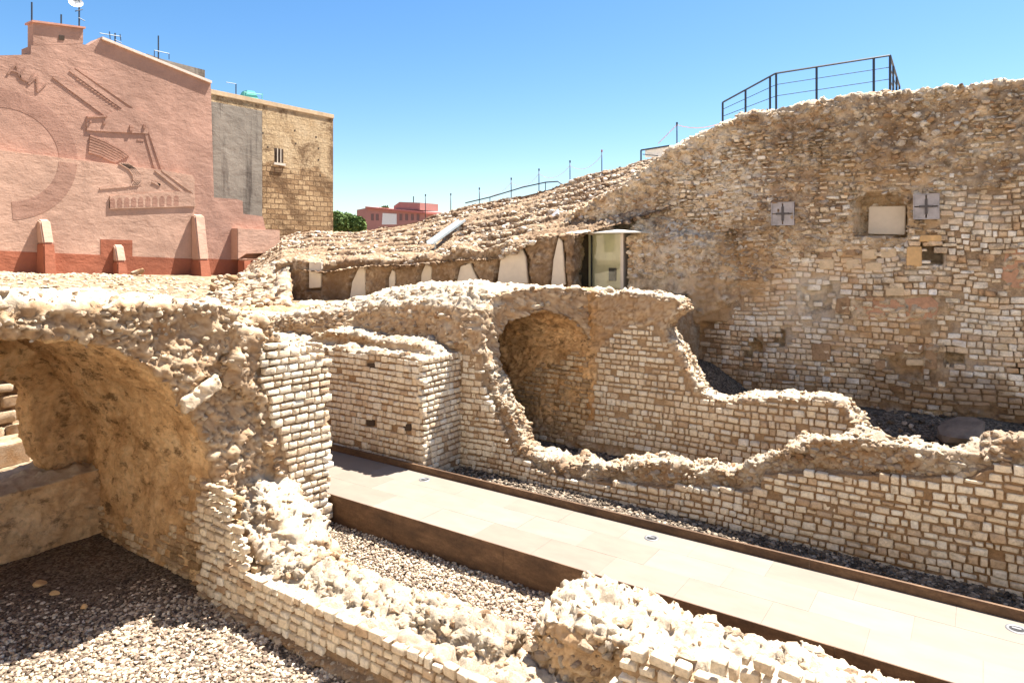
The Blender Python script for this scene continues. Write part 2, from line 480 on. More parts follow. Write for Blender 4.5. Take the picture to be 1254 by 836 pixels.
M['pebble_dark'] = stone_mat('dark_pebbles', [(0., (.05, .038, .028)), (.4, (.13, .098, .07)), (.8, (.25, .19, .135)), (1., (.42, .34, .26))], (.1, .1, .1), (.1, .08, .06), .1, .6, .8, 2., .2)

# intrados: brown earth-cast concrete
def cast_mat(nm='cast_vault_concrete', k=1.0):
    m, nt, b = _nodes(nm)
    tint = attr(nt, 'tint')
    n1 = noise(nt, 1.1, 7, .68, dist=.5)
    c = ramp(nt, n1, [(.30, (.26, .145, .06)), (.43, (.52, .32, .155)), (.55, (.66, .44, .235)), (.72, (.72, .54, .33))])
    n2 = noise(nt, 7, 6, .75)
    c = mix(nt, .7, c, ramp(nt, n2, [(.3, .5), (.5, 1.0), (.7, 1.22)]), 'MULTIPLY')
    n3 = noise(nt, 2.3, 6, .75, vec=mapped(nt, (1, 1, 1.6)))
    c = mix(nt, ramp(nt, n3, [(.53, 0.), (.64, .85)]), c, (.11, .065, .03))
    c2 = ramp(nt, tint, [(0., (.26, .155, .08)), (.25, (.40, .275, .165)), (.6, (.53, .42, .295)), (1., (.65, .585, .485))])
    c2 = mix(nt, .6, c2, ramp(nt, n2, [(.3, .6), (.7, 1.2)]), 'MULTIPLY')
    c2 = mix(nt, ramp(nt, n1, [(.42, .0), (.62, .6)]), c2, (.57, .50, .395))
    mort = (.30, .21, .135)
    c2 = mix(nt, attr(nt, 'edge'), mort, c2)
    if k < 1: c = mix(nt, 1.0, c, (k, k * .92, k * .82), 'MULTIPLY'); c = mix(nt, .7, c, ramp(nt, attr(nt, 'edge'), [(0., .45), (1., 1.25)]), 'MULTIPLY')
    c2 = mix(nt, .75, c2, (.86, .74, .61), 'MULTIPLY'); cf = nd(nt, 'ShaderNodeMath', operation='MULTIPLY'); nt.links.new(attr(nt, 'crust'), cf.inputs[0]); cf.inputs[1].default_value = .8  # crust holds the pale tone, strongest on up-facing rubble
    c2 = mix(nt, cf.outputs[0], c2, mix(nt, .6, (.45, .385, .30), ramp(nt, n2, [(.3, .7), (.7, 1.15)]), 'MULTIPLY'))
    c = mix(nt, attr(nt, 'cast'), c2, c)
    bf = nd(nt, 'ShaderNodeMath', operation='MULTIPLY'); nt.links.new(attr(nt, 'bed'), bf.inputs[0]); nt.links.new(ramp(nt, noise(nt, 5, 5, .7), [(.35, .95), (.65, .45)]), bf.inputs[1])
    c = mix(nt, bf.outputs[0], c, mix(nt, .7, (.29, .20, .12), ramp(nt, n2, [(.3, .45), (.7, 1.5)]), 'MULTIPLY'))
    nt.links.new(c, b.inputs['Base Color'])
    bump(nt, b, [(n2, .6), (noise(nt, 18, 6, .7), 1.0), (noise(nt, 60, 4, .7), .5)], .8, .025)
    return m
M['vault'] = cast_mat()
M['vault_dark'] = cast_mat('shaded_brown_concrete', .85)  # brown copy toned down, putting the passage's shade into the colour

# ------------------------------------------------------------------ 1. ground and path
def grid_sheet(x0, x1, y0, y1, step, zf, keep=None):
    nx = int((x1 - x0) / step) + 1; ny = int((y1 - y0) / step) + 1
    X, Y = np.meshgrid(np.linspace(x0, x1, nx), np.linspace(y0, y1, ny), indexing='ij')
    P = np.column_stack([X.ravel(), Y.ravel(), np.zeros(nx * ny)]); P[:, 2] = zf(P)
    i, j = np.meshgrid(np.arange(nx - 1), np.arange(ny - 1), indexing='ij')
    a = (i * ny + j).ravel(); F = np.column_stack([a, a + ny, a + ny + 1, a + 1])
    if keep is not None:
        c = P[F].mean(1); F = F[keep(c)]
    return P, F

g = MB().box(-400, 400, -300, 500, -1.6, -1.3)
o = put('ground', g.mesh(), M['soil']); kind(o, 'structure')
PITZ = -1.0
P, F = grid_sheet(-17, 3, -6, 7.0, .08, lambda p: PITZ + .07 * fbm(p, 1.2, 3, 3) + .35 * smooth(-10.2, -15, p[:, 0]) * smooth(3, 6.5, p[:, 1]) * 0.3)
o = put('gravel_floor', make_mesh('gravel_floor', P, F), M['gravel']); kind(o, 'structure')
STRZ = -.55
P, F = grid_sheet(-22, 4, 7.0, 9.3, .1, lambda p: STRZ + .03 * fbm(p, .8, 2, 4) - .01)
o = put('gravel_bed', make_mesh('gravel_bed', P, F), M['gravel']); kind(o, 'structure')
P, F = grid_sheet(-22, 6, 11.2, 16.2, .1, lambda p: -.36 + .04 * fbm(p, .8, 2, 5) + .15 * smooth(13.6, 14.6, p[:, 1]))
o = put('gravel_trench', make_mesh('gravel_trench', P, F), M['gravel']); kind(o, 'structure')
P, F = grid_sheet(-9, 8, 15.6, 22.6, .1, lambda p: .12 + .10 * fbm(p, 1.0, 3, 6) + .35 * smooth(20.3, 21.4, p[:, 1]) + .9 * smooth(-5.5, -7.6, p[:, 0]) * smooth(19.0, 21., p[:, 1]))
o = put('earth_floor', make_mesh('earth_floor', P, F), M['gravel']); kind(o, 'structure')

def terr(p):
    x, y = p[:, 0], p[:, 1]
    far = np.clip(3.95 - .045 * (y - 10), 3.3, 4.0)
    near = 3.85 - .9 * smooth(7.5, 11, y)
    near = near + .5 * smooth(-22, -9, x) * smooth(13, 17, y)
    w = smooth(-23.5, -29, x)
    z = near * (1 - w) + far * w
    return z + .06 * fbm(p, 1.6, 4, 8) + .05 * fbm(p, .35, 3, 9)
def terr_keep(c):
    x, y = c[:, 0], c[:, 1]
    court = (x > -20.6) & (y < 9.6)
    front = (x > -20.5) & (y < 16.3)
    return ~(court | front)
P, F = grid_sheet(-60, -7.6, -14, 40, .16, terr, terr_keep)
o = put('terrace_ground', make_mesh('terrace_ground', P, F), M['soil']); kind(o, 'structure')
P, F = grid_sheet(-21, -15.2, -5, 9.5, .1, lambda p: .1 + .05 * fbm(p, .8, 3, 12) + .0 * p[:, 0])
o = put('court_ground', make_mesh('court_ground', P, F), M['soil']); kind(o, 'structure')

# walkway: paving slabs between a steel upstand and a steel fascia
def paving_mat():
    m, nt, b = _nodes('pale_paving')
    at = attr(nt, 'tint')
    c = ramp(nt, at, [(0., (.180, .145, .114)), (.5, (.197, .161, .128)), (1., (.213, .176, .142))])
    c = mix(nt, .5, c, ramp(nt, noise(nt, 1.6, 6, .6, vec=mapped(nt, (1, 2.2, 1))), [(.3, .80), (.7, 1.12)]), 'MULTIPLY')
    nt.links.new(c, b.inputs['Base Color']); b.inputs['Roughness'].default_value = .65
    bump(nt, b, [(noise(nt, 30), 1.)], .15, .004); return m
M['paving'] = paving_mat()
def corten():
    m, nt, b = _nodes('rusted_steel')
    n = noise(nt, 1.4, 6, .7, vec=mapped(nt, (1, 1, 3)))
    c = ramp(nt, n, [(.3, (.055, .034, .022)), (.5, (.11, .064, .038)), (.7, (.19, .115, .065))])
    c = mix(nt, .5, c, ramp(nt, noise(nt, 26, 4), [(.3, .6), (.7, 1.2)]), 'MULTIPLY')
    nt.links.new(c, b.inputs['Base Color']); b.inputs['Roughness'].default_value = .7; b.inputs['Metallic'].default_value = .25
    bump(nt, b, [(noise(nt, 40), 1.)], .2, .004); return m
M['corten'] = corten()
Y0, Y1 = 9.17, 11.22
base = bpy.data.objects.new('walkway', None); COL.objects.link(base); base['kind'] = 'structure'; base.location = (-8, 10.2, 0)
V = []; Fq = []; tn = []
r = np.random.default_rng(5); n = 0; x = -24.0
rows = [(Y0 + .03, Y0 + .72), (Y0 + .72, Y0 + 1.40), (Y0 + 1.40, Y1 - .02)]
for ri, (a, b_) in enumerate(rows):
    x = -24.0 + .45 * ri
    while x < 4:
        l = 1.2; g_ = .0012
        dz = r.normal(0, .0008)
        q = [(x + g_, a + g_, dz), (x + l - g_, a + g_, dz), (x + l - g_, b_ - g_, dz), (x + g_, b_ - g_, dz)]
        qb = [(p[0], p[1], -.04) for p in q]
        V += q + qb; Fq += [[n, n + 1, n + 2, n + 3]] + [[n + i, n + 4 + i, n + 4 + (i + 1) % 4, n + (i + 1) % 4] for i in range(4)]
        tn += [r.random()] * 8; n += 8; x += l
put('paving', make_mesh('paving', V, np.array(Fq), dict(tint=np.array(tn)), False), M['paving'], base)
put('deck_bed', MB().box(-24, 4, Y0 + .012, Y1, -.6, -.012).mesh(), flat_mat('deck_bedding', (.13, .10, .08)), base)
fz = MB()
xx = -24.0
while xx < 4:
    fz.box(xx + .003, xx + 2.497, Y0 - .01, Y0 + .008, -.62, .012); xx += 2.5
put('fascia', fz.mesh(), M['corten'], base)
kz = MB(); xx = -23.2
while xx < 5:
    kz.box(xx + .002, xx + 2.998, Y1 + .002, Y1 + .016, -.5, .135); kz.box(xx + .002, xx + 2.998, Y1 + .016, Y1 + .05, .12, .1345); xx += 3
put('upstand', kz.mesh(), M['corten'], base)

# recessed floor lights
M['steel'] = flat_mat('brushed_steel', (.16, .16, .165), .5, .3, .05)
def glassy(name, c, rough=.06, trans=.0, alpha=1):
    m, nt, b = _nodes(name); b.inputs['Base Color'].default_value = (*c, 1); b.inputs['Roughness'].default_value = rough
    b.inputs['Transmission Weight'].default_value = trans; b.inputs['Specular IOR Level'].default_value = .6; b.inputs['Alpha'].default_value = alpha
    return m
M['lens'] = glassy('light_glass', (.02, .02, .022), .35)
spots = [((520, 587), 'round recessed floor light near the shaded far end of the walkway'),
         ((798, 658.5), 'round recessed floor light halfway along the pale walkway'),
         ((1245, 770), 'round recessed floor light at the right edge of the frame')]
proto = None
for (p, lab) in spots:
    q = on_z(p[0], p[1], 0.0)
    if proto is None:
        t = thing('floor_light', lab, 'light', (q[0], q[1], .001), 'recessed lights in the walkway')
        rg = MB(); nn = 28
        A = [[(q[0] + rr * math.cos(k * 2 * math.pi / nn), q[1] + rr * math.sin(k * 2 * math.pi / nn), zz) for k in range(nn)] for rr, zz in ((.125, .001), (.12, .009), (.088, .010), (.080, .004))]
        rg.add([v for a in A for v in a], [[i * nn + k, i * nn + (k + 1) % nn, (i + 1) * nn + (k + 1) % nn, (i + 1) * nn + k] for i in range(3) for k in range(nn)])
        put('rim', rg.mesh(smooth_=True), M['steel'], t)
        put('lens', MB().disc((q[0], q[1], .0015), .081, .003, 24, .078).mesh(), M['lens'], t)
        lf = MB().box(q[0] - .05, q[0] + .05, q[1] - .012, q[1] + .03, .0046, .012)
        put('lamp_insert', lf.mesh(), M['steel'], t); proto = t
    else:
        t = proto.copy(); COL.objects.link(t); t.location = (q[0], q[1], .001); t['label'] = lab
        for c in list(proto.children):
            d = c.copy(); COL.objects.link(d); d.parent = t

# ------------------------------------------------------------------ 2. near barrel vault (axis along x)
XR = -10.6; VY = 6.72; RC = (3.6, .6); RR = VY - RC[0] + .02
def arc(c, r, a0, a1, n):
    return [(c[0] + r * math.cos(math.radians(a0 + (a1 - a0) * k / n)), c[1] + r * math.sin(math.radians(a0 + (a1 - a0) * k / n))) for k in range(n + 1)]
t_vault = thing('ruined_vault', 'big broken barrel vault with brown plastered underside above the gravel pit', 'ruin', (-13, 6.6, -1.1))
mb = MB()
inner = arc(RC, RR, 0, 180, 28)
outer = [(VY + .02, -1.4), (9.08, -1.4), (9.08, 2.45), (8.7, 2.72), (8.2, 3.0), (7.6, 3.6), (6.8, 3.95), (5.5, 4.05), (3.5, 4.15), (1.0, 4.15), (-1.0, 4.1), (-1.0, -1.4), (.5, -1.4)]
# cross-section in slices whose broken front leans back and forth
sec = [(VY + .02, -1.4)] + outer[1:] + inner[::-1]
mb.pxx(sec, -16.3, XR - .15)
# pieces that keep the masonry pier a little in front, and the heap under it
mb.pxx([(7.95, -1.2), (9.08, -1.2), (9.08, 2.6), (8.3, 2.75), (7.4, 2.6), (7.5, 1.7), (7.8, 1.0)], XR - .3, XR - .05)
mb.pxx([(6.9, -1.2), (8.4, -1.2), (8.2, .0), (7.5, .5), (7.1, .1)], XR - .3, XR + .2)
mb.pxx([(7.3, 2.2), (7.45, 3.4), (6.9, 3.6), (6.9, 2.7)], XR - .3, XR + .05)
mb.prism([(XR - .3, a, b) for a, b in [(6.95, -1.2), (6.95, .35), (7.4, .95), (8.2, .8), (8.55, -.3), (8.55, -1.2)]], [(XR + 1.35, a, b) for a, b in [(6.9, -1.2), (6.9, -.25), (7.3, .0), (7.8, -.1), (8.1, -.45), (8.1, -1.2)]])
frB = Frame((XR, 9.09), (XR, 0), (1, 0))
pierB = [(402.5, 441), (402.5, 634), (388, 640), (372, 637), (356, 596), (350, 566), (342, 540), (333, 500), (322, 470), (316, 442), (330, 425), (352, 420), (378, 428)]
# far end wall with a ragged opening
hole = [on_x(px, py, -15.6) for px, py in ((-120, 455), (-40, 458), (0, 466), (22, 469), (36, 481), (40, 510), (46, 545), (62, 578), (92, 634), (92, 700))]
endw = [(VY + .3, -1.4)] + [(VY + .3, .6)] + arc(RC, RR + .25, 0, 90, 12) + [(hole[0][0], 3.9)] + hole
mb.pxx(endw, -16.3, -15.6)
V, N, Q, T = remesh(mb, .042)
keep = (V[:, 2] > -1.3) & (V[:, 0] > -16.5)
V, N, Q, T = cull(V, N, Q, T, keep)
rad = np.hypot(V[:, 1] - RC[0], V[:, 2] - RC[1])
inside = (V[:, 1] < VY + .15) & ((rad < RR + .12) | (V[:, 2] < .6)) & (V[:, 0] < XR - .17)
endf = (V[:, 0] < -15.4) & (V[:, 0] > -15.75) & (V[:, 1] < VY)
cast = (inside | endf).astype(float)
# soften the transition at the broken rim
cast *= smooth(XR - .12, XR - .42 - .0, V[:, 0] + .15 * fbm(V, .4, 2, 77))
pier = (V[:, 1] > 7.6) & (V[:, 0] > XR - .12) & (V[:, 2] < 2.5)
brickin = (V[:, 1] > VY - .05) & (V[:, 1] < VY + .1) & (V[:, 2] < .35)
mask = 1 - .5 * cast; mask[brickin] = .3; sB, zB, oB = frB.local(V); inB = inpoly(sB, zB, frB.poly(pierB)) & (oB > -.25); mask[inB] = .15
V2, at = rubble(V, N, (.20, .20, .12), .09, .24, .7, 21, mask, .014)
f1, f2, cid = worley(V, (.11, .11, .08), 91)
V2 += N * (smooth(0, .3, f2 - f1) * .018 * cast)[:, None]
at['cast'] = cast
put('core', make_mesh('core', V2, [Q, T], at), M['vault'], t_vault)
# loose stones bedded in the broken face and crown
face = (V2[:, 0] > XR - .6) & (cast < .1) & (V2[:, 2] > -.3) & ~inB
top = (N[:, 2] > .6) & (V2[:, 2] > 2.4)
chips(t_vault, V2, face, 1500, 5, M['core'], .018, .10); chips(t_vault, V2, top & (V2[:, 0] > -14.5), 1800, 6, M['core'], .018, .12)
# masonry of the inner wall face and of the pier
frA = Frame((-20, VY - .03), (0, VY - .03), (0, -1))
wallA = [(92, 620), (130, 630), (165, 660), (205, 650), (225, 620), (236, 600), (250, 588), (272, 596), (285, 612), (292, 650), (300, 690), (322, 712), (322, 770), (270, 755), (92, 668)]
put('brick_facing', facing_mesh('brick_facing', frA, frA.poly(wallA), seed=11, ch=(.11, .14), ln=(.14, .24), miss=.06, out=.02, rag=.25, keepf=lambda s, z, r: fbm(np.column_stack([s, z, s * 0]), .9, 3, 15) > -.12), M['ashlar_brown'], t_vault)
put('brick_facing', facing_mesh('brick_facing', frB, frB.poly(pierB), seed=12, ch=(.125, .165), ln=(.15, .29), irr=.75, miss=.01, out=.022, rag=.08), M['ashlar'], t_vault)
# a tilted broken slab stuck in the rubble
sl = MB(); c = np.array([XR + .02, *on_x(246, 482, XR + .02)]); ux = np.array([.05, .80, .50]); ux /= np.linalg.norm(ux); uz = np.array([.95, 0, .15]); uz -= ux * (uz @ ux); uz /= np.linalg.norm(uz); uy = np.cross(uz, ux)
sl.hexa([c + a * ux + b * uy + d * uz for d in (-.1, .09) for a, b in ((-.40, -.09), (.30, -.13), (.38, .10), (-.30, .13))])
Vs, Ns, Qs, Ts = remesh(sl, .025); Vs, ats = rubble(Vs, Ns, (.3, .3, .2), .03, .05, .4, 5, None, .008)
put('fallen_slab', make_mesh('fallen_slab', Vs, [Qs, Ts]), flat_mat('slab_stone', (.50, .39, .27), .9, 0, .3, 5, .9), t_vault)

# cross wall and ledge seen through the vault
t = thing('low_rubble_wall', 'low brown rubble wall with a flat sunlit top crossing the vault floor', 'wall', (-15.5, 4, -1.1))
mb = MB().pxx([(-2, -1.4), (VY + .1, -1.4), (VY + .1, .42), (5.0, .36), (3.8, .22), (-2, .2)], -16.6, -14.9)
V, N, Q, T = remesh(mb, .05); V2, at = rubble(V, N, (.22, .22, .14), .06, .14, .9, 31, None, .012)
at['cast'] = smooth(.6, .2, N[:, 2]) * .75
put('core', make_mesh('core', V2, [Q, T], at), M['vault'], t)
t = thing('stone_kerb', 'row of pale cut kerb blocks on the sunny ledge behind the vault', 'kerb', (-17.8, 5, .2))
for k, (a, b_) in enumerate(((4.1, 5.0), (5.03, 5.75), (5.78, 6.5))):
    put('kerb_block', MB().box(-18.05, -17.7, a, b_, .1, .62 - .02 * k).mesh(bevel=.02), M['core'], t)
t = thing('boulder_wall', 'sunlit wall of large rough blocks seen through the end of the vault', 'wall', (-20.6, 4, .1))
mb = MB().box(-21.4, -20.75, -5, 9.6, -.2, 3.75)
V, N, Q, T = remesh(mb, .08); V2, at = rubble(V, N, (.4, .4, .25), .06, .12, 1.2, 33); put('core', make_mesh('core', V2, [Q, T], at), M['core'], t)
frK = Frame((-20.7, 9), (-20.7, -4), (1, 0))
put('block_facing', facing_mesh('block_facing', frK, [(0, 0), (13, 0), (13, 3.7), (0, 3.7)], seed=14, ch=(.28, .42), ln=(.45, .8), gap=.05, out=.08, miss=.02, depth=.15, irr=1.3), M['core'], t)
t = thing('retaining_wall', 'rough retaining wall behind the masonry pier on the far side of the vault', 'wall', (-20.6, 11.5, 0))
mb = MB().box(-21.2, -20.6, 9.3, 11.9, -.6, 3.1)
V, N, Q, T = remesh(mb, .09); V2, at = rubble(V, N, (.3, .3, .2), .06, .12, 1.2, 34); put('core', make_mesh('core', V2, [Q, T], at), M['core'], t)

# ------------------------------------------------------------------ 3. low wall running on from the vault towards the viewer
t_low = thing('low_wall', 'low ruined wall of small blocks beside the gravel pit, its top broken to pale rubble', 'wall', (-7.5, 7.2, -1.1))
mb = MB()
mb.pxx([(6.56, -1.4), (6.56, -.28), (6.78, -.28), (6.95, -.1), (7.3, -.0), (7.6, -.1), (7.95, -.4), (8.15, -.8), (8.15, -1.2)], XR - .3, -8.8)
mb.pxx([(6.56, -1.4), (6.56, -.30), (6.82, -.3), (7.0, -.2), (7.4, -.12), (7.65, -.3), (7.85, -.5), (7.95, -.8), (7.95, -1.2)], -8.9, -6.6)
mb.pxx([(6.56, -1.4), (6.56, -.30), (6.85, -.28), (7.05, -.1), (7.4, -.05), (7.6, -.15), (7.75, -.45), (7.8, -.8), (7.8, -1.2)], -6.7, -5.0)
mb.pxx([(6.56, -1.4), (6.56, -.32), (7.2, -.3), (7.2, -1.4)], -5.1, -2.5)
mb.pxx([(6.42, -1.4), (6.42, -.93), (6.7, -.9), (6.7, -1.4)], XR + .3, -2.5)
V, N, Q, T = remesh(mb, .034)
V, N, Q, T = cull(V, N, Q, T, V[:, 2] > -1.25)
mask = np.where((V[:, 1] < 6.66) & (V[:, 2] < -.3) & (V[:, 2] > -.95), .25, 1.)
V2, at = rubble(V, N, (.19, .19, .12), .08, .11, .6, 41, mask, .010)
put('core', make_mesh('core', V2, [Q, T], at), M['core'], t_low)
tp = (N[:, 2] > .3) & (V[:, 1] > 6.8) & (V2[:, 0] > -10)
chips(t_low, V2, tp, 1020, 6, M['core'], .018, .12)
chips(t_low, V2, (V2[:, 1] < 6.6) & (V2[:, 2] < -.84), 700, 16, M['core'], .03, .11)
frL = Frame((-14, 6.52), (0, 6.52), (0, -1))
lowA = [(318, 700), (322, 711), (360, 728), (420, 755), (520, 799), (600, 834), (700, 880), (700, 960), (430, 812), (380, 792), (320, 765)]
put('brick_facing', facing_mesh('brick_facing', frL, frL.poly(lowA), seed=13, ch=(.115, .15), ln=(.14, .28), irr=1.2, miss=.0, out=.026, rag=.02, wob=.015), M['ashlar'], t_low)
# sloping stub of cut stone ends under the broken arch
stubA = [(246, 600), (270, 585), (280, 604), (292, 640), (304, 680), (322, 713), (322, 770), (280, 752), (240, 730), (240, 640)]
put('quoin_stones', facing_mesh('quoin_stones', Frame((-14, 6.50), (0, 6.50), (0, -1)), frL.poly(stubA), seed=19, ch=(.12, .155), ln=(.15, .27), miss=.0, out=.0, rag=.16, irr=1.3), M['ashlar'], t_low)

# ------------------------------------------------------------------ 4. nearest rubble wall
t_near = thing('rubble_wall', 'nearest rubble wall at the bottom edge with a jumbled stone top beside the walkway', 'wall', (-2, 7.8, -.6))
mb = MB()
def topz(x): return .32 if x < -3.3 else .28
sx = [(-4.75, .22), (-4.3, .34), (-3.6, .36), (-2.6, .22), (-1.5, .20), (0, .22), (1.5, .25), (3.0, .25)]
for (a, ha), (b_, hb) in zip(sx[:-1], sx[1:]):
    A = [(a, 7.3, -1.4), (a, 7.3, ha - .05), (a, 7.6, ha), (a, 8.2, ha + .04), (a, 8.55, ha - .1), (a, 8.6, -1.4)]
    B = [(b_ + .01, 7.3, -1.4), (b_ + .01, 7.3, hb - .05), (b_ + .01, 7.6, hb), (b_ + .01, 8.2, hb + .04), (b_ + .01, 8.55, hb - .1), (b_ + .01, 8.6, -1.4)]
    mb.prism(A, B)
mb.pxx([(6.98, -1.4), (6.98, .38), (7.2, .42), (7.4, .4), (7.4, -1.4)], -3.35, 2.5)
mb.pxx([(7.0, -1.4), (7.0, -.9), (7.4, -.3), (7.4, -1.4)], -5.0, -3.3)
V, N, Q, T = remesh(mb, .03)
V, N, Q, T = cull(V, N, Q, T, V[:, 2] > -1.25)
front = (V[:, 1] < 7.12)
mask = np.where(front & (V[:, 0] > -3.4), .3, 1.25)
V2, at = rubble(V, N, (.20, .20, .12), .085, .15, .6, 51, mask, .012)
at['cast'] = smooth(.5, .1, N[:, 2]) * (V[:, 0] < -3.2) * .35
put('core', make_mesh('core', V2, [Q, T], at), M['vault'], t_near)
tp = ((N[:, 2] > .4) | (N[:, 1] < -.5)) & (V2[:, 0] < 2) & (V2[:, 2] > -.6)
chips(t_near, V2, tp, 1140, 9, M['core'], .018, .13)
frN = Frame((-6, 6.96), (4, 6.96), (0, -1))
chunk = [(772, 790), (800, 794), (860, 806), (905, 800), (960, 806), (1060, 850), (1060, 960), (740, 960), (748, 836), (760, 800)]
put('block_facing', facing_mesh('block_facing', frN, frN.poly(chunk), seed=15, ch=(.13, .18), ln=(.16, .3), miss=.03, out=.04, irr=1.4, gap=.03), M['ashlar'], t_near)

# ------------------------------------------------------------------ 5. masonry pier on the far side of the walkway
t_pier = thing('masonry_pier', 'square cream masonry pier with three putlog holes at the far walkway edge', 'pier', (-13, 12.2, -.5))
XC = -10.38
mb = MB().box(-20.5, XC - .03, 11.53, 13.2, -.7, 2.40)
mb.py([(-15.2, 2.3), (-15.0, 2.65), (-13.8, 2.75), (-12.3, 2.6), (-11.2, 2.65), (-10.6, 2.45), (-10.6, 2.2), (-15.2, 2.2)], 12.2, 13.1)
V, N, Q, T = remesh(mb, .05)
V, N, Q, T = cull(V, N, Q, T, V[:, 2] > -.6)
mask = np.where(V[:, 2] < 2.34, .2, 1.3)
V2, at = rubble(V, N, (.2, .2, .13), .055, .14, .6, 61, mask, .01)
put('core', make_mesh('core', V2, [Q, T], at), M['core'], t_pier)
chips(t_pier, V2, (N[:, 2] > .5) & (V2[:, 0] > -17), 960, 19, M['core'], .018, .11)
frC = Frame((-20.5, 11.5), (XC, 11.5), (0, -1))
holes = [[(a - 4.5, b_ - 4), (a + 4.5, b_ - 4), (a + 4.5, b_ + 4), (a - 4.5, b_ + 4)] for a, b_ in ((454.5, 449), (453.5, 517.5), (498.5, 523.5))]
polyC = [(frC.px(515, 440)[0], 2.47), (-.5, 2.47), (-.5, -.6), (frC.px(515, 440)[0], -.6)]
polyC = [(10.12, 2.46), (0, 2.46), (0, -.6), (10.12, -.6)]
put('brick_facing', facing_mesh('brick_facing', frC, polyC, [frC.poly(h) for h in holes], seed=16, ch=(.12, .16), ln=(.14, .28), irr=.9, miss=.006, out=.022, rag=.015), M['ashlar'], t_pier)
frC2 = Frame((XC, 11.48), (XC, 13.0), (1, 0))
put('brick_facing', facing_mesh('brick_facing', frC2, [(.0, 2.46), (1.5, 2.46), (1.5, -.6), (.0, -.6)], seed=17, ch=(.12, .16), ln=(.14, .27), irr=.75, miss=.01, out=.02, rag=.01), M['ashlar'], t_pier)
for h in holes:
    q = frC.poly(h); put('putlog_hole', MB().slab(frC, q, -.028, .004).mesh(), M['dark_fill'], t_pier)

# ------------------------------------------------------------------ 6. second vault, its front wall and its back wall
t_v2 = thing('vaulted_passage', 'short broken tunnel vault with a dark brown mouth behind the masonry pier', 'ruin', (-13, 14.5, -.5))
YD, YE = 12.85, 15.4
mb = MB()
XV = -9.85
sec = [(YD + .02, -.7), (YD + .02, 2.9), (13.05, 3.45), (13.6, 3.85), (14.4, 3.98), (15.4, 3.9), (16.2, 3.75), (16.9, 3.4), (16.9, -.7), (YE + .3, -.7), (YE + .3, 2.1)] + arc(((13.5 + YE) / 2, 2.35), (YE + .03 - 13.5) / 2, 0, 180, 16) + [(13.5, -.7)]
mb.pxx(sec, -20.5, XV)
mb.pxx([(YD + .02, 1.0), (YD + .02, 2.95), (13.1, 3.4), (13.7, 3.6), (13.55, 2.6), (13.5, 1.0)], -10.3, XV + .08)
V, N, Q, T = remesh(mb, .05)
V, N, Q, T = cull(V, N, Q, T, (V[:, 2] > -.6) & ((V[:, 1] < 16.7) | (V[:, 2] > 2.5)))
k = .30 + .70 * smooth(-18.5, -11.8, V[:, 0])
V[:, 0] += .853 * np.clip(V[:, 1] - 13.5, 0, 2.3) * smooth(-13.5, -10.0, V[:, 0])
V[:, 2] = np.where(V[:, 2] > 2.55, 2.55 + (V[:, 2] - 2.55) * k, V[:, 2])
cyv = (13.5 + YE) / 2
inn = (V[:, 1] > 13.4) & (V[:, 1] < YE + .1) & (V[:, 2] < 3.36 - (V[:, 1] - cyv) ** 2 * .4) 
xf = XV + .853 * np.clip(V[:, 1] - 13.5, 0, 2.3)
inn &= V[:, 0] < xf - .1
cast = inn * 1.0 * smooth(-.03, -.3, V[:, 0] - xf)
mask = 1 - .1 * cast; mask[(V[:, 1] < YD + .15) & (V[:, 2] < 2.5)] = .25
V2, at = rubble(V, N, (.19, .19, .11), .10, .2, .9, 71, mask, .012); at['cast'] = cast * .9
put('core', make_mesh('core', V2, [Q, T], at), M['vault_dark'], t_v2)
chips(t_v2, V2, ((N[:, 2] > .1) | (N[:, 1] < -.3) | (N[:, 0] > .4)) & (V2[:, 0] > -18) & (V2[:, 2] > 2.4) & (cast < .1), 1560, 29, M['core'], .018, .13)

t_d = thing('front_wall', 'long low brick wall on the far side of the walkway, with a ragged dip in the middle', 'wall', (-4, 13, -.5))
frD = Frame((-14, YD), (6, YD), (0, -1))
crest = [(a, b + (7 if a > 930 else 0)) for a, b in [(562, 410), (576, 416), (586, 430), (592, 450), (603, 478), (618, 503), (634, 540), (650, 561), (700, 570), (740, 574), (775, 568), (805, 566), (850, 574), (902, 578), (926, 566), (940, 548), (965, 540), (990, 533), (1050, 530), (1100, 536), (1140, 548), (1165, 551), (1200, 547), (1225, 534), (1254, 530), (1300, 534), (1400, 540)]]
bot = [(1400, 860), (1254, 745), (562, 590)]
cp = frD.poly(crest)
base_z = -.7
body = [p for p in cp] + [(cp[-1][0], base_z), (cp[0][0], base_z)]
xs = [(s + frD.a[0], z) for s, z in body]
mb = MB().py([(x, z - (.0 if x < -5.5 else .02)) for x, z in xs], YD + .16, YD + .68)
facetop = [(562, 432), (582, 436), (590, 470), (602, 500), (618, 530), (628, 556), (660, 576), (700, 586), (756, 590), (830, 596), (892, 602), (928, 600), (934, 579), (996, 577), (1060, 580), (1120, 582), (1190, 583), (1210, 572), (1254, 572), (1330, 574), (1400, 576)]
fp = frD.poly(facetop)
fpoly = fp + [(fp[-1][0], -.5), (fp[0][0], -.5)]
mb.py([(s + frD.a[0], z - .03) for s, z in fp] + [(fp[-1][0] + frD.a[0], base_z), (fp[0][0] + frD.a[0], base_z)], YD + .03, YD + .3)
V, N, Q, T = remesh(mb, .038)
V, N, Q, T = cull(V, N, Q, T, V[:, 2] > -.55)
s_, z_, o_ = frD.local(V)
infl = inpoly(s_, z_, fpoly) & (o_ > -.2)
mask = np.where(infl, .25, 1.)
V2, at = rubble(V, N, (.16, .16, .09), .08, .17, .45, 81, mask, .02)
put('core', make_mesh('core', V2, [Q, T], at), M['core'], t_d)
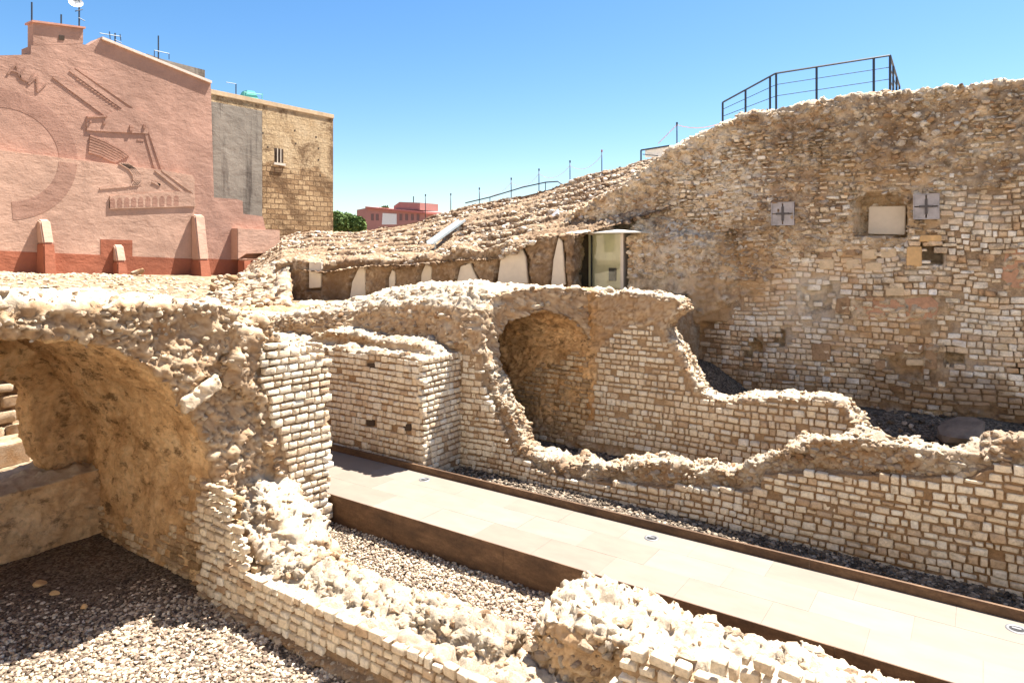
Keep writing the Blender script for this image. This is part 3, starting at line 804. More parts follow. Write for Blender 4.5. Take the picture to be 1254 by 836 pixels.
chips(t_d, V2, (N[:, 2] > -.4) & (N[:, 1] < .5) & (~infl) & (V2[:, 0] < 3) & (V2[:, 1] < YD + .7), 3360, 39, M['core'], .018, .115)
put('brick_facing', facing_mesh('brick_facing', frD, fpoly, seed=18, ch=(.105, .165), ln=(.12, .27), irr=1.25, miss=.012, out=.022, rag=.05, wob=.05), M['ashlar'], t_d)

t_e = thing('back_wall', 'tall stepped brick wall behind the dip, lower to the right and ending in a sloping break', 'wall', (-5, 15.8, -.5))
frE = Frame((-14, YE), (2, YE), (0, -1))
ce = [(600, 372), (640, 364), (700, 357), (722, 354), (738, 360), (760, 358), (800, 362), (828, 364), (835, 380), (814, 402), (822, 418), (832, 432), (845, 460), (858, 482), (884, 490), (925, 487), (1000, 486), (1028, 494), (1040, 508), (1054, 524), (1066, 545), (1075, 600)]
pe = frE.poly(ce)
mb = MB().py([(s + frE.a[0], z) for s, z in pe] + [(pe[-1][0] + frE.a[0], -.7), (pe[0][0] + frE.a[0], -.7)], YE + .04, YE + .75)
V, N, Q, T = remesh(mb, .045)
V, N, Q, T = cull(V, N, Q, T, V[:, 2] > -.6)
s_, z_, o_ = frE.local(V)
ft = [(640, 560), (680, 545), (712, 532), (727, 515), (730, 440), (748, 416), (770, 400), (806, 398), (812, 410), (826, 440), (840, 466), (852, 486), (880, 497), (925, 494), (940, 490), (1000, 492), (1024, 499), (1044, 524), (1060, 548)]
fe = frE.poly(ft); fpolE = fe + [(fe[-1][0], -.05), (fe[0][0], -.05)]
infl = inpoly(s_, z_, fpolE) & (o_ > -.2)
V2, at = rubble(V, N, (.2, .2, .13), .08, .14, .6, 86, np.where(infl, .22, 1.), .012)
at['cast'] = smooth(-7.6, -8.3, V[:, 0] + .4 * fbm(V, .6, 3, 3)) * smooth(.1, .6, V[:, 2])  # brown cast, darkened for shade, fades in towards the vault mouth
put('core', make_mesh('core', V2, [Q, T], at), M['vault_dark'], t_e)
chips(t_e, V2, (N[:, 2] > .2) & (~infl), 1560, 49, M['core'], .018, .11)
inn_ = frE.poly([(612, 500), (650, 455), (700, 440), (724, 436), (724, 520), (708, 532), (680, 545), (640, 562), (612, 580)])
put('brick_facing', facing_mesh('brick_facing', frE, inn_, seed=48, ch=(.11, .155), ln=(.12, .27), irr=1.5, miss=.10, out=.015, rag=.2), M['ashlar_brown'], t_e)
put('brick_facing', facing_mesh('brick_facing', frE, fpolE, seed=28, ch=(.105, .165), ln=(.12, .27), irr=1.25, miss=.02, out=.022, rag=.06, wob=.04), M['ashlar'], t_e)
# ------------------------------------------------------------------ 7. great wall on the right
YG = 21.5
t_g = thing('great_wall', 'tall weathered ruin wall filling the right side, rubble above and small blocks below', 'wall', (-2, 22, 0))
frG = Frame((-14, YG), (10, YG), (0, -1))
cg = [(690, 262), (730, 243), (775, 215), (812, 187), (850, 165), (880, 152), (905, 143), (940, 134), (965, 129), (1010, 122), (1060, 116), (1110, 112), (1150, 105), (1200, 101), (1254, 96), (1330, 90), (1500, 84)]
pg = frG.poly(cg)
mb = MB().py([(s + frG.a[0], z) for s, z in pg] + [(pg[-1][0] + frG.a[0], -.6), (-8.2, -.6), (-8.2, 3.0), (pg[0][0] + frG.a[0], 3.0)], YG + .04, YG + 2.6)
kx, kz = on_y(765, 290, 20.5)
mb.pz([(kx + .1, 20.5), (kx + .9, 20.75), (kx + 3.6, YG + .1), (kx + .1, YG + .1)], 2.6, kz - .05)
mb.prism([(kx + .1, 20.55, kz - .1), (kx + 2.2, 21.2, kz - .1), (kx + 3.4, YG + .1, kz - .1), (kx + .1, YG + .1, kz - .1)], [(kx + .1, YG - .1, kz + .9), (kx + .6, YG - .05, kz + .9), (kx + .8, YG + .12, kz + .9), (kx + .1, YG + .12, kz + .9)])
V, N, Q, T = remesh(mb, .06)
V, N, Q, T = cull(V, N, Q, T, (V[:, 2] > -.5) & (V[:, 1] < YG + 2.5) & (V[:, 0] < 8))
s_, z_, o_ = frG.local(V)
M1 = frG.poly([(859, 388), (893, 374), (935, 350), (958, 322), (1000, 312), (1040, 306), (1060, 306), (1115, 312), (1150, 300), (1155, 235), (1254, 225), (1400, 225), (1400, 540), (1254, 503), (1100, 500), (1000, 492), (900, 474), (859, 456)])
rc = lambda a, b_, c, d: [(a, b_), (c, b_), (c, d), (a, d)]
ex = [frG.poly(q) for q in ([(975, 352), (1000, 346), (1022, 350), (1024, 376), (1000, 384), (990, 410), (978, 400)], rc(1042, 364, 1150, 392), [(905, 418), (922, 412), (934, 420), (932, 446), (906, 448)], [(945, 404), (960, 403), (962, 422), (948, 424)],
      [(1078, 428), (1132, 430), (1130, 468), (1096, 472), (1078, 448)], rc(1155, 421, 1182, 449), rc(1104, 298, 1156, 328), [(1228, 300), (1290, 296), (1290, 362), (1232, 352)], rc(1046, 232, 1110, 292), rc(994, 420, 1018, 440), [(1160, 366), (1172, 372), (1164, 400), (1152, 398)], rc(1132, 420, 1152, 455))]
infl = inpoly(s_, z_, M1)
for e_ in ex: infl &= ~inpoly(s_, z_, e_)
infl &= o_ > -.3
# hollows pushed back into the wall
rec = [(frG.poly([(1046, 288), (1046, 248), (1056, 238), (1085, 234), (1110, 242), (1110, 290)]), .85), (frG.poly(rc(1120, 294, 1154, 324)), 1.0), (frG.poly([(908, 420), (920, 414), (932, 422), (930, 446), (907, 447)]), .6), (frG.poly(rc(945, 404, 961, 423)), .5),
       (frG.poly(rc(1157, 423, 1180, 447)), .6), (frG.poly([(1080, 432), (1128, 432), (1126, 464), (1098, 468)]), .16), (frG.poly([(978, 352), (1020, 350), (1020, 376), (990, 384)]), .18), (frG.poly([(886, 282), (900, 280), (904, 300), (888, 302)]), .25), (frG.poly(rc(1240, 446, 1262, 460)), .4)]
mask = np.where(infl, .25, 1.)
V2, at = rubble(V, N, (.30, .30, .17), .13, .26, 1.6, 101, mask, .025)
for q, d in rec:
    m_ = inpoly(s_, z_, q) & (o_ > -.4); V2[m_, 1] += d
def zone(x, y, rx, ry, amt): return (frG.px(x, y), frG.px(x + rx, y)[0] - frG.px(x, y)[0], frG.px(x, y - ry)[1] - frG.px(x, y)[1], amt)
LIME = [zone(890, 235, 75, 62, .5), zone(985, 345, 50, 50, .38), zone(850, 310, 45, 60, .3), zone(1085, 325, 60, 22, .35), zone(980, 400, 60, 50, .25), zone(1195, 430, 60, 50, .22), zone(1190, 260, 60, 30, .25)]
GRIME = [zone(1100, 155, 200, 38, .55), zone(1200, 500, 170, 34, .62), zone(1105, 480, 70, 40, .5), zone(905, 295, 22, 30, .6), zone(870, 420, 18, 80, .45), zone(1010, 190, 60, 26, .45), zone(1000, 480, 160, 22, .4), zone(1215, 220, 40, 50, .4)]
OCHRE = [zone(920, 320, 45, 45, .55), zone(1090, 262, 60, 40, .4), zone(1040, 320, 60, 18, .45), zone(1100, 405, 60, 34, .35), zone(870, 370, 30, 40, .4), zone(1060, 210, 80, 24, .3)]
def zones(P):
    s, z, o = frG.local(P); n3 = fbm(P, 1.1, 4, 201); n4 = fbm(P, .4, 3, 202); out = {}
    for nm, L in (('lime', LIME), ('grime', GRIME), ('ochre', OCHRE)):
        w = np.zeros(len(P))
        for (c, rx, rz, am) in L:
            d = np.hypot((s - c[0]) / rx, (z - c[1]) / rz); w = np.maximum(w, am * smooth(1.1, .7, d + 1.0 * n3 + .9 * n4))
        out[nm] = w
    return out
def zoned(me):
    n = len(me.vertices); c = np.empty(n * 3, np.float32); me.vertices.foreach_get('co', c)
    for k, v in zones(c.reshape(-1, 3).astype(float)).items():
        a = me.attributes.new(k, 'FLOAT', 'POINT'); a.data.foreach_set('value', v.astype(np.float32))
    return me
at.update(zones(V))
put('core', make_mesh('core', V2, [Q, T], at), M['core_wall'], t_g)
put('brick_facing', zoned(facing_mesh('brick_facing', frG, M1, ex, seed=38, ch=(.12, .19), ln=(.13, .36), gap=.016, miss=.02, out=.045, rag=.45, wob=.16, irr=1.6)), M['ashlar_far'], t_g)
# scattered courses of small stones left among the rubble
M2 = frG.poly([(960, 300), (1000, 235), (1150, 215), (1254, 205), (1254, 300), (1150, 330), (1000, 330), (945, 345)])
put('stone_courses', zoned(facing_mesh('stone_courses', frG, M2, [frG.poly(rc(1040, 226, 1118, 294)), frG.poly(rc(1104, 296, 1158, 328)), frG.poly(rc(1114, 234, 1156, 272)), frG.poly(rc(942, 244, 979, 280)), M1], seed=39, ch=(.13, .19), ln=(.18, .4), gap=.03, miss=.12, out=.05, rag=.12, wob=.15, irr=1.6)), M['ashlar_far'], t_g)
M3 = frG.poly([(800, 250), (870, 180), (960, 150), (1254, 118), (1254, 205), (1000, 240), (950, 350), (860, 380), (800, 350)])
M3k = lambda s, z, r: (fbm(np.column_stack([s, z, s * 0]), 1.3, 3, 5) > -.12 - .25 * smooth(12.2, 8.5, s)) & (r.random(len(s)) < .75)
put('stone_courses', zoned(facing_mesh('stone_courses', frG, M3, [], seed=40, ch=(.10, .17), ln=(.12, .30), gap=.04, miss=.1, out=.075, rag=.5, wob=.25, irr=2.2, keepf=M3k)), M['ashlar_far'], t_g)
chips(t_g, V2, (V2[:, 1] < YG + .9) & (V2[:, 2] > 4) & (~infl), 9000, 59, M['core_wall'], .018, .15)
# larger squared blocks and patches
M['ochre'] = flat_mat('ochre_block', (.56, .36, .17), .9, 0, .2, 5, .5)
M['pinkish'] = flat_mat('pink_brick_patch', (.42, .24, .15), .9, 0, .3, 7, .9)
M['pale_plaster'] = flat_mat('pale_plaster', (.56, .49, .40), .9, 0, .08, 3, .3)
def gpatch(name, q, mat, o0=-.12, o1=.05, bev=.02): return put(name, MB().slab(frG, frG.poly(q), o0, o1).mesh(bevel=bev), mat, t_g)
gpatch('niche_panel', [(1061, 252), (1107, 251), (1106, 287), (1060, 286)], M['pale_plaster'], -.7, -.5)
gpatch('ochre_block', [(1111, 302), (1129, 302), (1129, 326), (1110, 325)], M['ochre'], -.1, .09)
gpatch('lintel', [(1127, 288), (1153, 288), (1153, 296), (1126, 296)], M['ochre'], -.1, .07)
for q in ([(994, 420), (1017, 420), (1018, 441), (995, 441)], [(1002, 308), (1020, 307), (1020, 316), (1002, 317)], [(1035, 305), (1052, 305), (1052, 313), (1035, 313)], [(1024, 366), (1041, 363), (1041, 384), (1023, 383)], [(1134, 421), (1148, 421), (1148, 452), (1133, 451)], [(1083, 421), (1108, 421), (1108, 431), (1083, 431)], [(1111, 421), (1131, 421), (1131, 431), (1111, 431)], [(1072, 442), (1084, 440), (1084, 452), (1072, 452)]):
    gpatch('squared_block', q, M['ashlar_far'], -.1, .06)
M['tan_block'] = flat_mat('tan_block', (.56, .43, .28), .9, 0, .2, 5, .6)
for q in ([(1003, 318), (1022, 317), (1022, 329), (1004, 330)], [(1026, 304), (1033, 304), (1033, 313), (1026, 314)], [(1056, 306), (1074, 305), (1074, 317), (1056, 317)], [(1078, 304), (1098, 304), (1098, 315), (1079, 316)], [(1036, 318), (1052, 317), (1052, 329), (1037, 330)], [(1060, 322), (1080, 321), (1080, 331), (1060, 332)], [(1085, 353), (1108, 353), (1108, 362), (1085, 362)], [(1110, 440), (1131, 440), (1131, 447), (1110, 447)]):
    gpatch('squared_block', q, M['tan_block'], -.1, .065)
gpatch('earth_patch', [(1044, 368), (1060, 363), (1100, 367), (1140, 363), (1150, 372), (1146, 390), (1100, 392), (1046, 390)], M['pinkish'], -.1, -.01, 0)
gpatch('earth_patch', [(1232, 306), (1300, 302), (1300, 358), (1240, 352), (1226, 340)], M['pinkish'], -.1, -.0, 0)
# two metal grille panels
M['zinc'] = flat_mat('dull_zinc', (.30, .28, .29), .55, .6, .25, 4, .1)
for i, ((a, b_, c, d), lab) in enumerate((((946.5, 248.5, 974.5, 276), 'left one of two square grey metal hatches on the great wall'), ((1119, 238.5, 1151, 268.5), 'right one of two square grey metal hatches, beside the walled niche'))):
    q = frG.poly(rc(a, b_, c, d)); s0, s1 = q[0][0], q[1][0]; z1, z0 = q[0][1], q[2][1]
    t = thing('metal_hatch', lab, 'hatch', (frG.a[0] + (s0 + s1) / 2, YG - .1, z0), 'metal hatches on the great wall')
    W = lambda s, z, o: (frG.a[0] + s, YG - o, z)
    pl = MB(); sm, zm = (s0 + s1) / 2, (z0 + z1) / 2; k = .035
    for (ua, ub, va, vb) in ((s0 + .03, sm - k / 2, z0 + .03, zm - k / 2), (sm + k / 2, s1 - .03, z0 + .03, zm - k / 2), (s0 + .03, sm - k / 2, zm + k / 2, z1 - .03), (sm + k / 2, s1 - .03, zm + k / 2, z1 - .03)):
        pl.box(frG.a[0] + ua, frG.a[0] + ub, YG - .20, YG - .18, va, vb)
    put('panel', pl.mesh(), M['zinc'], t)
    fb = MB()
    for (ua, ub, va, vb) in ((s0, s1, z0, z0 + .03), (s0, s1, z1 - .03, z1), (s0, s0 + .03, z0 + .031, z1 - .031), (s1 - .03, s1, z0 + .031, z1 - .031)):
        fb.box(frG.a[0] + ua, frG.a[0] + ub, YG - .22, YG - .02, va, vb)
    put('frame', fb.mesh(), M['zinc'], t)
    cr = MB().box(frG.a[0] + sm - .03, frG.a[0] + sm + .03, YG - .235, YG - .205, z0 + .14, z1 - .14)
    cr.box(frG.a[0] + s0 + .14, frG.a[0] + s1 - .14, YG - .245, YG - .236, zm - .03, zm + .03)
    put('cross_bar', cr.mesh(), flat_mat('dark_iron', (.09, .08, .08), .6, .5), t)

# terrace edge between the back wall and the great wall
t = thing('retaining_wall', 'shaded rubble retaining wall in the corner left of the great wall', 'wall', (-8.4, 18.8, 0))
mb = MB().box(-9.4, -7.55, 16.2, 21.8, -.3, 3.35)
V, N, Q, T = remesh(mb, .06); V, N, Q, T = cull(V, N, Q, T, V[:, 0] > -9.2)
V2, at = rubble(V, N, (.16, .16, .10), .06, .12, 1., 111)
put('core', make_mesh('core', V2, [Q, T], at), M['core'], t)

# boulder and rubble at the foot of the great wall
bx = on_z(1182, 533, .35)
me = stones_mesh('boulder', np.array([[bx[0], bx[1], .42]]), np.array([.85]), 3, .34, rough=.05)
tag(put('boulder', me, flat_mat('dark_boulder', (.20, .15, .11), .9, 0, .3, 3, .8)), 'large dark rounded boulder on the gravel below the great wall', 'boulder')
pts = []
for k in range(900):
    x = rng.uniform(-7, 6); y = rng.uniform(17.5, 21.4); pts.append((x, y, .14 + .35 * max(0, (y - 20.3))))
P1 = np.array(pts)
o = put('rubble_scatter', stones_mesh('rubble_scatter', P1, rng.uniform(.03, .11, len(P1)), 61, .6), M['pebble_dark']); kind(o, 'stuff', 'dark loose rubble lying along the foot of the great wall')

# ------------------------------------------------------------------ 8. tiers of the seating and the stub wall in front of it
Fr = [(300, 352, 17.2), (345, 322, 16.8), (400, 326, 17.0), (450, 320, 17.4), (520, 317, 18.0), (560, 308, 18.4), (600, 306, 18.8), (650, 296, 19.2), (700, 291, 19.7), (745, 278, 20.4), (800, 262, 21.2), (850, 240, 21.7)]
Rd = [(300, 318, 27), (345, 290, 27), (380, 279, 27), (430, 283, 27), (500, 272, 27), (560, 257, 27), (620, 243, 27), (660, 233, 27), (700, 222, 27), (740, 211, 27), (775, 201, 27), (830, 185, 27)]
def p3(px, py, y0):
    x, z = on_y(px, py, y0); return np.array([x, y0, z])
FA = np.array([p3(*q) for q in Fr]); RD = np.array([p3(*q) for q in Rd])
u_ = np.linspace(0, len(FA) - 1, 520); a_ = np.linspace(0, 1, 300)
def interp(A, u):
    i = np.clip(u.astype(int), 0, len(A) - 2); f = (u - i)[:, None]; return A[i] * (1 - f) + A[i + 1] * f
fa, rd = interp(FA, u_), interp(RD, u_)
UU, AA = np.meshgrid(np.arange(len(u_)), a_, indexing='ij')
UU = UU.ravel(); AA = AA.ravel()
P = fa[UU] * (1 - AA[:, None]) + rd[UU] * AA[:, None]
zlo, zhi = fa[UU][:, 2], rd[UU][:, 2]
nst = 8
ph = AA * nst + 1.0 * fbm(P, 4.5, 2, 5) + .35 * fbm(P, 1.3, 3, 4) + .10 * fbm(P, .5, 2, 6)
sf = np.floor(ph) + smooth(.78, .92, ph - np.floor(ph))
slump = smooth(-.05, .35, fbm(P, 1.6, 3, 44)); sf = sf * (1 - .75 * slump) + (ph - .3) * .75 * slump
wst = smooth(1.0, .78, UU / len(u_))      # the tiers blur into rubble towards the great wall
P[:, 2] = zlo + (zhi - zlo) * (sf / nst * wst + (1 - wst) * AA)
ii, jj = np.meshgrid(np.arange(len(u_) - 1), np.arange(len(a_) - 1), indexing='ij'); k0 = (ii * len(a_) + jj).ravel()
Fq = np.column_stack([k0, k0 + len(a_), k0 + len(a_) + 1, k0 + 1])
tmp = make_mesh('tmp', P, Fq); nrm = np.empty(len(P) * 3, np.float32); tmp.vertices.foreach_get('normal', nrm); nrm = nrm.reshape(-1, 3).astype(float)
if nrm[:, 2].mean() < 0: nrm = -nrm; Fq = Fq[:, ::-1]
bpy.data.meshes.remove(tmp)
V2, at = rubble(P, nrm, (.20, .17, .12), .06, .12, 1.6, 121, None, .03)
t_s = thing('stone_seating', 'eroded stone seating tiers rising to the right towards the great wall', 'ruin', (-18, 20, 3))
put('tiers', make_mesh('tiers', V2, Fq, at), M['seats'], t_s)
fph = ph - np.floor(ph); rim = (fph > .80) & (fph < .90) & (slump < .7)
put('tier_stones', stones_mesh('tier_stones', pick(V2, None, 2600, rim, 5) - np.array([0, 0, .05]), rng.uniform(.06, .17, 2600), 68, .62), M['tier'], t_s)
chips(t_s, V2, np.ones(len(V2), bool), 4800, 69, M['seats'], .018, .16)
bk = MB()
for i in range(0, len(RD) - 1):
    a, b_ = RD[i], RD[i + 1]
    bk.hexa([(a[0], 26.9, 2), (b_[0], 26.9, 2), (b_[0], 29, 2), (a[0], 29, 2), (a[0], 26.9, a[2] - .12), (b_[0], 26.9, b_[2] - .12), (b_[0], 29, b_[2] - .5), (a[0], 29, a[2] - .5)])
put('back_mass', bk.mesh(), M['seats'], t_s)

# stub wall with plaster-filled gaps
frS = Frame((on_y(345, 340, 16.75)[0], 16.75), (on_y(700, 320, 19.65)[0], 19.65), (0, -1))
t_st = thing('pillared_wall', 'row of brown rock stubs with pale plaster fills between them below the seating', 'wall', (-16, 18, 3))
top = [(338, 326), (352, 322), (378, 323), (405, 327), (440, 322), (470, 324), (520, 320), (545, 322), (560, 306), (582, 310), (606, 305), (640, 298), (660, 292), (702, 290)]
ps = frS.poly([(a, b - 4) for a, b in top])
mb = MB().prism(frS.world(ps + [(ps[-1][0], 2.2), (ps[0][0], 2.2)], 0), frS.world(ps + [(ps[-1][0], 2.2), (ps[0][0], 2.2)], -1.2))
V, N, Q, T = remesh(mb, .06); s_, z_, o_ = frS.local(V)
fills = [[(377, 321), (392, 321), (392, 352), (377, 353)], [(427, 366), (430, 345), (438, 328), (446, 326), (447, 366)], [(475, 364), (475, 340), (479, 330), (483, 333), (483, 362)], [(513, 361), (515, 335), (520, 323), (528, 327), (527, 350), (522, 361)],
         [(558, 347), (563, 326), (575, 322), (585, 346)], [(608, 347), (612, 318), (620, 308), (636, 299), (643, 315), (646, 347)], [(674, 349), (677, 318), (683, 290), (688, 296), (692, 349)]]
gap = np.zeros(len(V), bool)
for f_ in fills:
    cx_ = np.mean([q[0] for q in f_]); cy_ = np.mean([q[1] for q in f_])
    gap |= inpoly(s_, z_, frS.poly([(cx_ + (q[0] - cx_) * 1.25, cy_ + (q[1] - cy_) * 1.12 + 2) for q in f_])) & (o_ > -.3)
V2, at = rubble(V, N, (.22, .22, .15), .09, .25, 1.1, 131, None, .025)
nn_ = frS.n; V2[gap, 0] -= nn_[0] * .4; V2[gap, 1] -= nn_[1] * .4
put('core', make_mesh('core', V2, [Q, T], at), M['seats'], t_st)
for f_ in fills:
    put('plaster_fill', MB().slab(frS, frS.poly(f_), -.22, -.06).mesh(bevel=.02), M['pale_plaster'], t_st)
chips(t_st, V2, N[:, 2] > .4, 960, 79, M['core'], .018, .14)

# grey channel and white sheet lying on the tiers
M['grey_metal'] = flat_mat('grey_metal', (.36, .42, .45), .4, .3, .1)
M['white_paint'] = flat_mat('white_paint', (.75, .75, .72), .5, 0, .05)
M['dark_metal'] = flat_mat('dark_metal', (.045, .055, .07), .5, .4, .1)
def seat_pt(px, py, y0):
    x, z = on_y(px, py, y0); return Vector((x, y0, z))
A, B = seat_pt(527, 299, 19.4), seat_pt(566, 271, 22.6)
t = thing('metal_channel', 'pale grey metal channel slanting down across the seating tiers', 'channel', A)
d = (B - A).normalized(); s_v = d.cross(Vector((0, 0, 1))).normalized(); up = s_v.cross(d)
c_ = MB()
for a, b_, h0, h1 in ((-.16, .16, 0, .02), (-.16, -.13, .021, .1), (.13, .16, .021, .1)):
    c_.hexa([A + s_v * q + up * h for h in (h0, h1) for q in (a,)] and [tuple(A + s_v * a + up * h0), tuple(A + s_v * b_ + up * h0), tuple(B + s_v * b_ + up * h0), tuple(B + s_v * a + up * h0), tuple(A + s_v * a + up * h1), tuple(A + s_v * b_ + up * h1), tuple(B + s_v * b_ + up * h1), tuple(B + s_v * a + up * h1)])
put('trough', c_.mesh(), M['grey_metal'], t)
lg = MB().tube([A + d * .5 + up * .0, A + d * .5 - Vector((0, 0, .5))], .03); lg2 = MB().tube([B - d * .5, B - d * .5 - Vector((0, 0, .6))], .03)
put('leg', lg.mesh(), M['grey_metal'], t); put('leg', lg2.mesh(), M['grey_metal'], t)
q = [seat_pt(*p) for p in ((672, 266, 22.2), (683, 256, 22.2), (684, 262, 22.0), (678, 267, 22.0))]
o = put('white_sheet', MB().prism([tuple(v) for v in q], [tuple(v + Vector((0, .05, .0))) for v in q]).mesh(), M['white_paint'])
tag(o, 'small white sheet lying high on the seating tiers', 'sheet')

# posts with a tape strung between them along the top of the seating
posts = [(521, 240, 262), (552, 239, 262), (587, 232, 253), (626, 220, 245), (660, 209, 234), (698, 199, 226), (737, 186, 215), (829, 153, 176)]
tops = []
pr = None
side = ['leftmost thin post on the crest of the seating', 'second thin post from the left on the seating crest', 'third thin post from the left on the seating crest', 'fourth thin post from the left on the seating crest, above the end of the pipe', 'fifth thin post from the left on the seating crest', 'sixth thin post from the left on the seating crest', 'thin post with a red tip on the seating crest', 'thin post beside the small white-panelled barrier']
for i, (x, yt, yb) in enumerate(posts):
    yy = 27.0 if i < 7 else 23.2
    a = seat_pt(x, yb + 6, yy); b_ = seat_pt(x, yt, yy)
    me = MB().tube([a, b_], .022).mesh(smooth_=True)
    t = thing('marker_post', side[i], 'post', a, 'thin posts along the crest of the ruin')
    put('shaft', me, M['dark_metal'], t)
    put('cap', MB().tube([b_, b_ + Vector((0, 0, .09))], .035).mesh(), flat_mat('red_tip', (.45, .08, .06)) if i == 6 else M['dark_metal'], t)
    tops.append(b_)
M['tape'] = flat_mat('faded_tape', (.60, .38, .36), .6)
tp_ = MB()
for i in (2, 3, 4, 5):
    a, b_ = tops[i] - Vector((0, 0, .15)), tops[i + 1] - Vector((0, 0, .15))
    tp_.tube([a + (b_ - a) * f - Vector((0, 0, 4 * f * (1 - f) * .35)) for f in np.linspace(0, 1, 9)], .008, 5)
tag(put('barrier_tape', tp_.mesh(), M['tape']), 'faded tape sagging between the middle posts of the seating crest', 'tape')
a, b_ = tops[7], seat_pt(880, 152, 22.6); tp_ = MB(); tp_.tube([a + (b_ - a) * f - Vector((0, 0, 4 * f * (1 - f) * .12)) for f in np.linspace(0, 1, 7)], .014, 5)
c_e = seat_pt(806, 176, 23.2); tp_ = MB().tube([c_e, a] + [a + (b_ - a) * f - Vector((0, 0, 4 * f * (1 - f) * .12)) for f in np.linspace(.15, 1, 6)], .014, 5)
tag(put('barrier_tape', tp_.mesh(), M['tape']), 'red and white tape running from the small barrier over its post to the guard rail', 'tape')
pp = [seat_pt(*q) for q in ((570, 252, 27), (600, 245, 27), (640, 233, 27), (668, 227, 27), (683, 226, 27), (690, 231, 27))]
t = thing('handrail_pipe', 'low dark pipe rail following the crest of the seating', 'rail', pp[0])
put('pipe', MB().tube([p + Vector((0, 0, .14)) for p in pp], .03).mesh(smooth_=True), M['dark_metal'], t)
put('post', MB().tube([pp[1] + Vector((0, 0, .13)), pp[1] - Vector((0, 0, .4))], .02).mesh(), M['dark_metal'], t)
put('post', MB().tube([pp[3] + Vector((0, 0, .13)), pp[3] - Vector((0, 0, .4))], .02).mesh(), M['dark_metal'], t)

# small barrier with a white panel
YB = 23.0
t = thing('small_barrier', 'small dark-framed barrier with a white panel on the ridge beside the great wall', 'barrier', seat_pt(800, 192, YB))
fb = MB(); L_ = [seat_pt(*q, YB) for q in ((785, 197), (785, 184), (820, 178.5), (820, 190))]
fb.tube([L_[0], L_[1]], .03).tube([L_[1], L_[2]], .03).tube([L_[2], L_[3] - Vector((0, 0, .2))], .03).tube([seat_pt(787, 189, YB), seat_pt(806, 191, YB)], .015)
put('frame', fb.mesh(), M['dark_metal'], t)
q = [seat_pt(*w, YB + .1) for w in ((790, 183), (819, 179.5), (819, 192), (790, 193))]
put('panel', MB().prism([tuple(v) for v in q], [tuple(v + Vector((0, .03, 0))) for v in q]).mesh(), M['white_paint'], t)

# big handrail on the great wall
YH = 22.4
rt = [(885, 125.5), (950, 90), (1090, 68)]
t = thing('guard_rail', 'dark metal guard rail with two wires on top of the great wall', 'railing', seat_pt(990, 128, YH))
rv = [seat_pt(*q, YH) for q in rt]
back = Vector(ray(1101.5, 106)); back = back * (rv[2].length and (YH + 4.2) / back.y); back.z += EYE
def sq(mb_, a, b_, r=.03):
    return mb_.tube([a, b_], r, 4)
top_ = MB(); sq(top_, rv[0], rv[1]); sq(top_, rv[1], rv[2]); sq(top_, rv[2], back)
put('top_rail', top_.mesh(), M['dark_metal'], t)
pcol = [(885, 152), (913, 145), (943, 136), (950.5, 134), (1000, 124), (1070, 116), (1090, 114)]
def yat(x):
    return 125.5 + (x - 885) / 65 * (90 - 125.5) if x < 950 else 90 + (x - 950) / 140 * (68 - 90)
for x, yb in pcol:
    put('post', sq(MB(), seat_pt(x, yb + 4, YH), seat_pt(x, yat(x), YH), .034).mesh(), M['dark_metal'], t)
for f_ in (.3, .65, 1.0):
    a = rv[2] + (back - rv[2]) * f_; put('post', sq(MB(), a, Vector((a.x, a.y, 8.9)), .03).mesh(), M['dark_metal'], t)
for fr_ in (.33, .66):
    w = MB(); lo = [seat_pt(885, 125.5 + fr_ * 26, YH), seat_pt(950.5, 90 + fr_ * 42, YH), seat_pt(1090, 68 + fr_ * 44, YH)]
    w.tube([lo[0], lo[1]], .011, 5).tube([lo[1], lo[2]], .011, 5); w.tube([lo[2], Vector((back.x, back.y, back.z - .35 * fr_ / .33))], .011, 5)
    put('wire', w.mesh(), M['dark_metal'], t)

# glass-fronted kiosk on the terrace
t = thing('glass_kiosk', 'small glass-fronted shelter with a thin pale pyramid roof at the foot of the seating', 'kiosk', seat_pt(735, 355, 20.0))
YK = 20.5
def K(px, py, dy=0):
    x, z = on_y(px, py, YK); return (x, YK + dy, z)
x0, x1 = K(706, 355)[0], K(763, 355)[0]; zb, zt = K(735, 356)[2], K(735, 286)[2]; yb_ = YK + .85
M['cream_paint'] = flat_mat('cream_wall', (.68, .63, .46), .8, 0, .12, 2, .1)
M['pale_frame'] = flat_mat('pale_frame', (.50, .44, .38), .5, .2, .05)
put('floor', MB().box(x0 - .1, x1 + .1, YK - .15, yb_ + .1, zb - .5, zb + .03).mesh(), flat_mat('kiosk_floor', (.2, .18, .17)), t)
bw = put('back_wall', MB().box(x0, x1, yb_ - .05, yb_, zb + .03, zt - .002).mesh(), M['cream_paint'], t)
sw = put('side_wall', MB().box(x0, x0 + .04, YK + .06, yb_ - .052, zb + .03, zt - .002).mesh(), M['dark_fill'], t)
put('side_wall', MB().box(x1 - .04, x1, YK + .06, yb_ - .052, zb + .03, zt - .002).mesh(), M['pale_frame'], t)
for a in (x0, x1 - .02):
    put('post', MB().box(a - .05, a + .05, YK - .05, YK + .055, zb + .03, zt - .002).mesh(), M['pale_frame'], t)
put('door_frame', MB().box(x0 + .28, x0 + .33, YK + .5, YK + .55, zb + .03, zt - .01).mesh(), M['dark_metal'], t)
put('service_box', MB().box(x0 + .85, x0 + 1.12, yb_ - .12, yb_ - .052, zb + .3, zb + .75).mesh(bevel=.01), M['dark_metal'], t)
rf = MB(); ea = [(x0 - .25, YK - .35, zt), (x1 + .75, YK - .35, zt), (x1 + .75, yb_ + .3, zt), (x0 - .25, yb_ + .3, zt)]
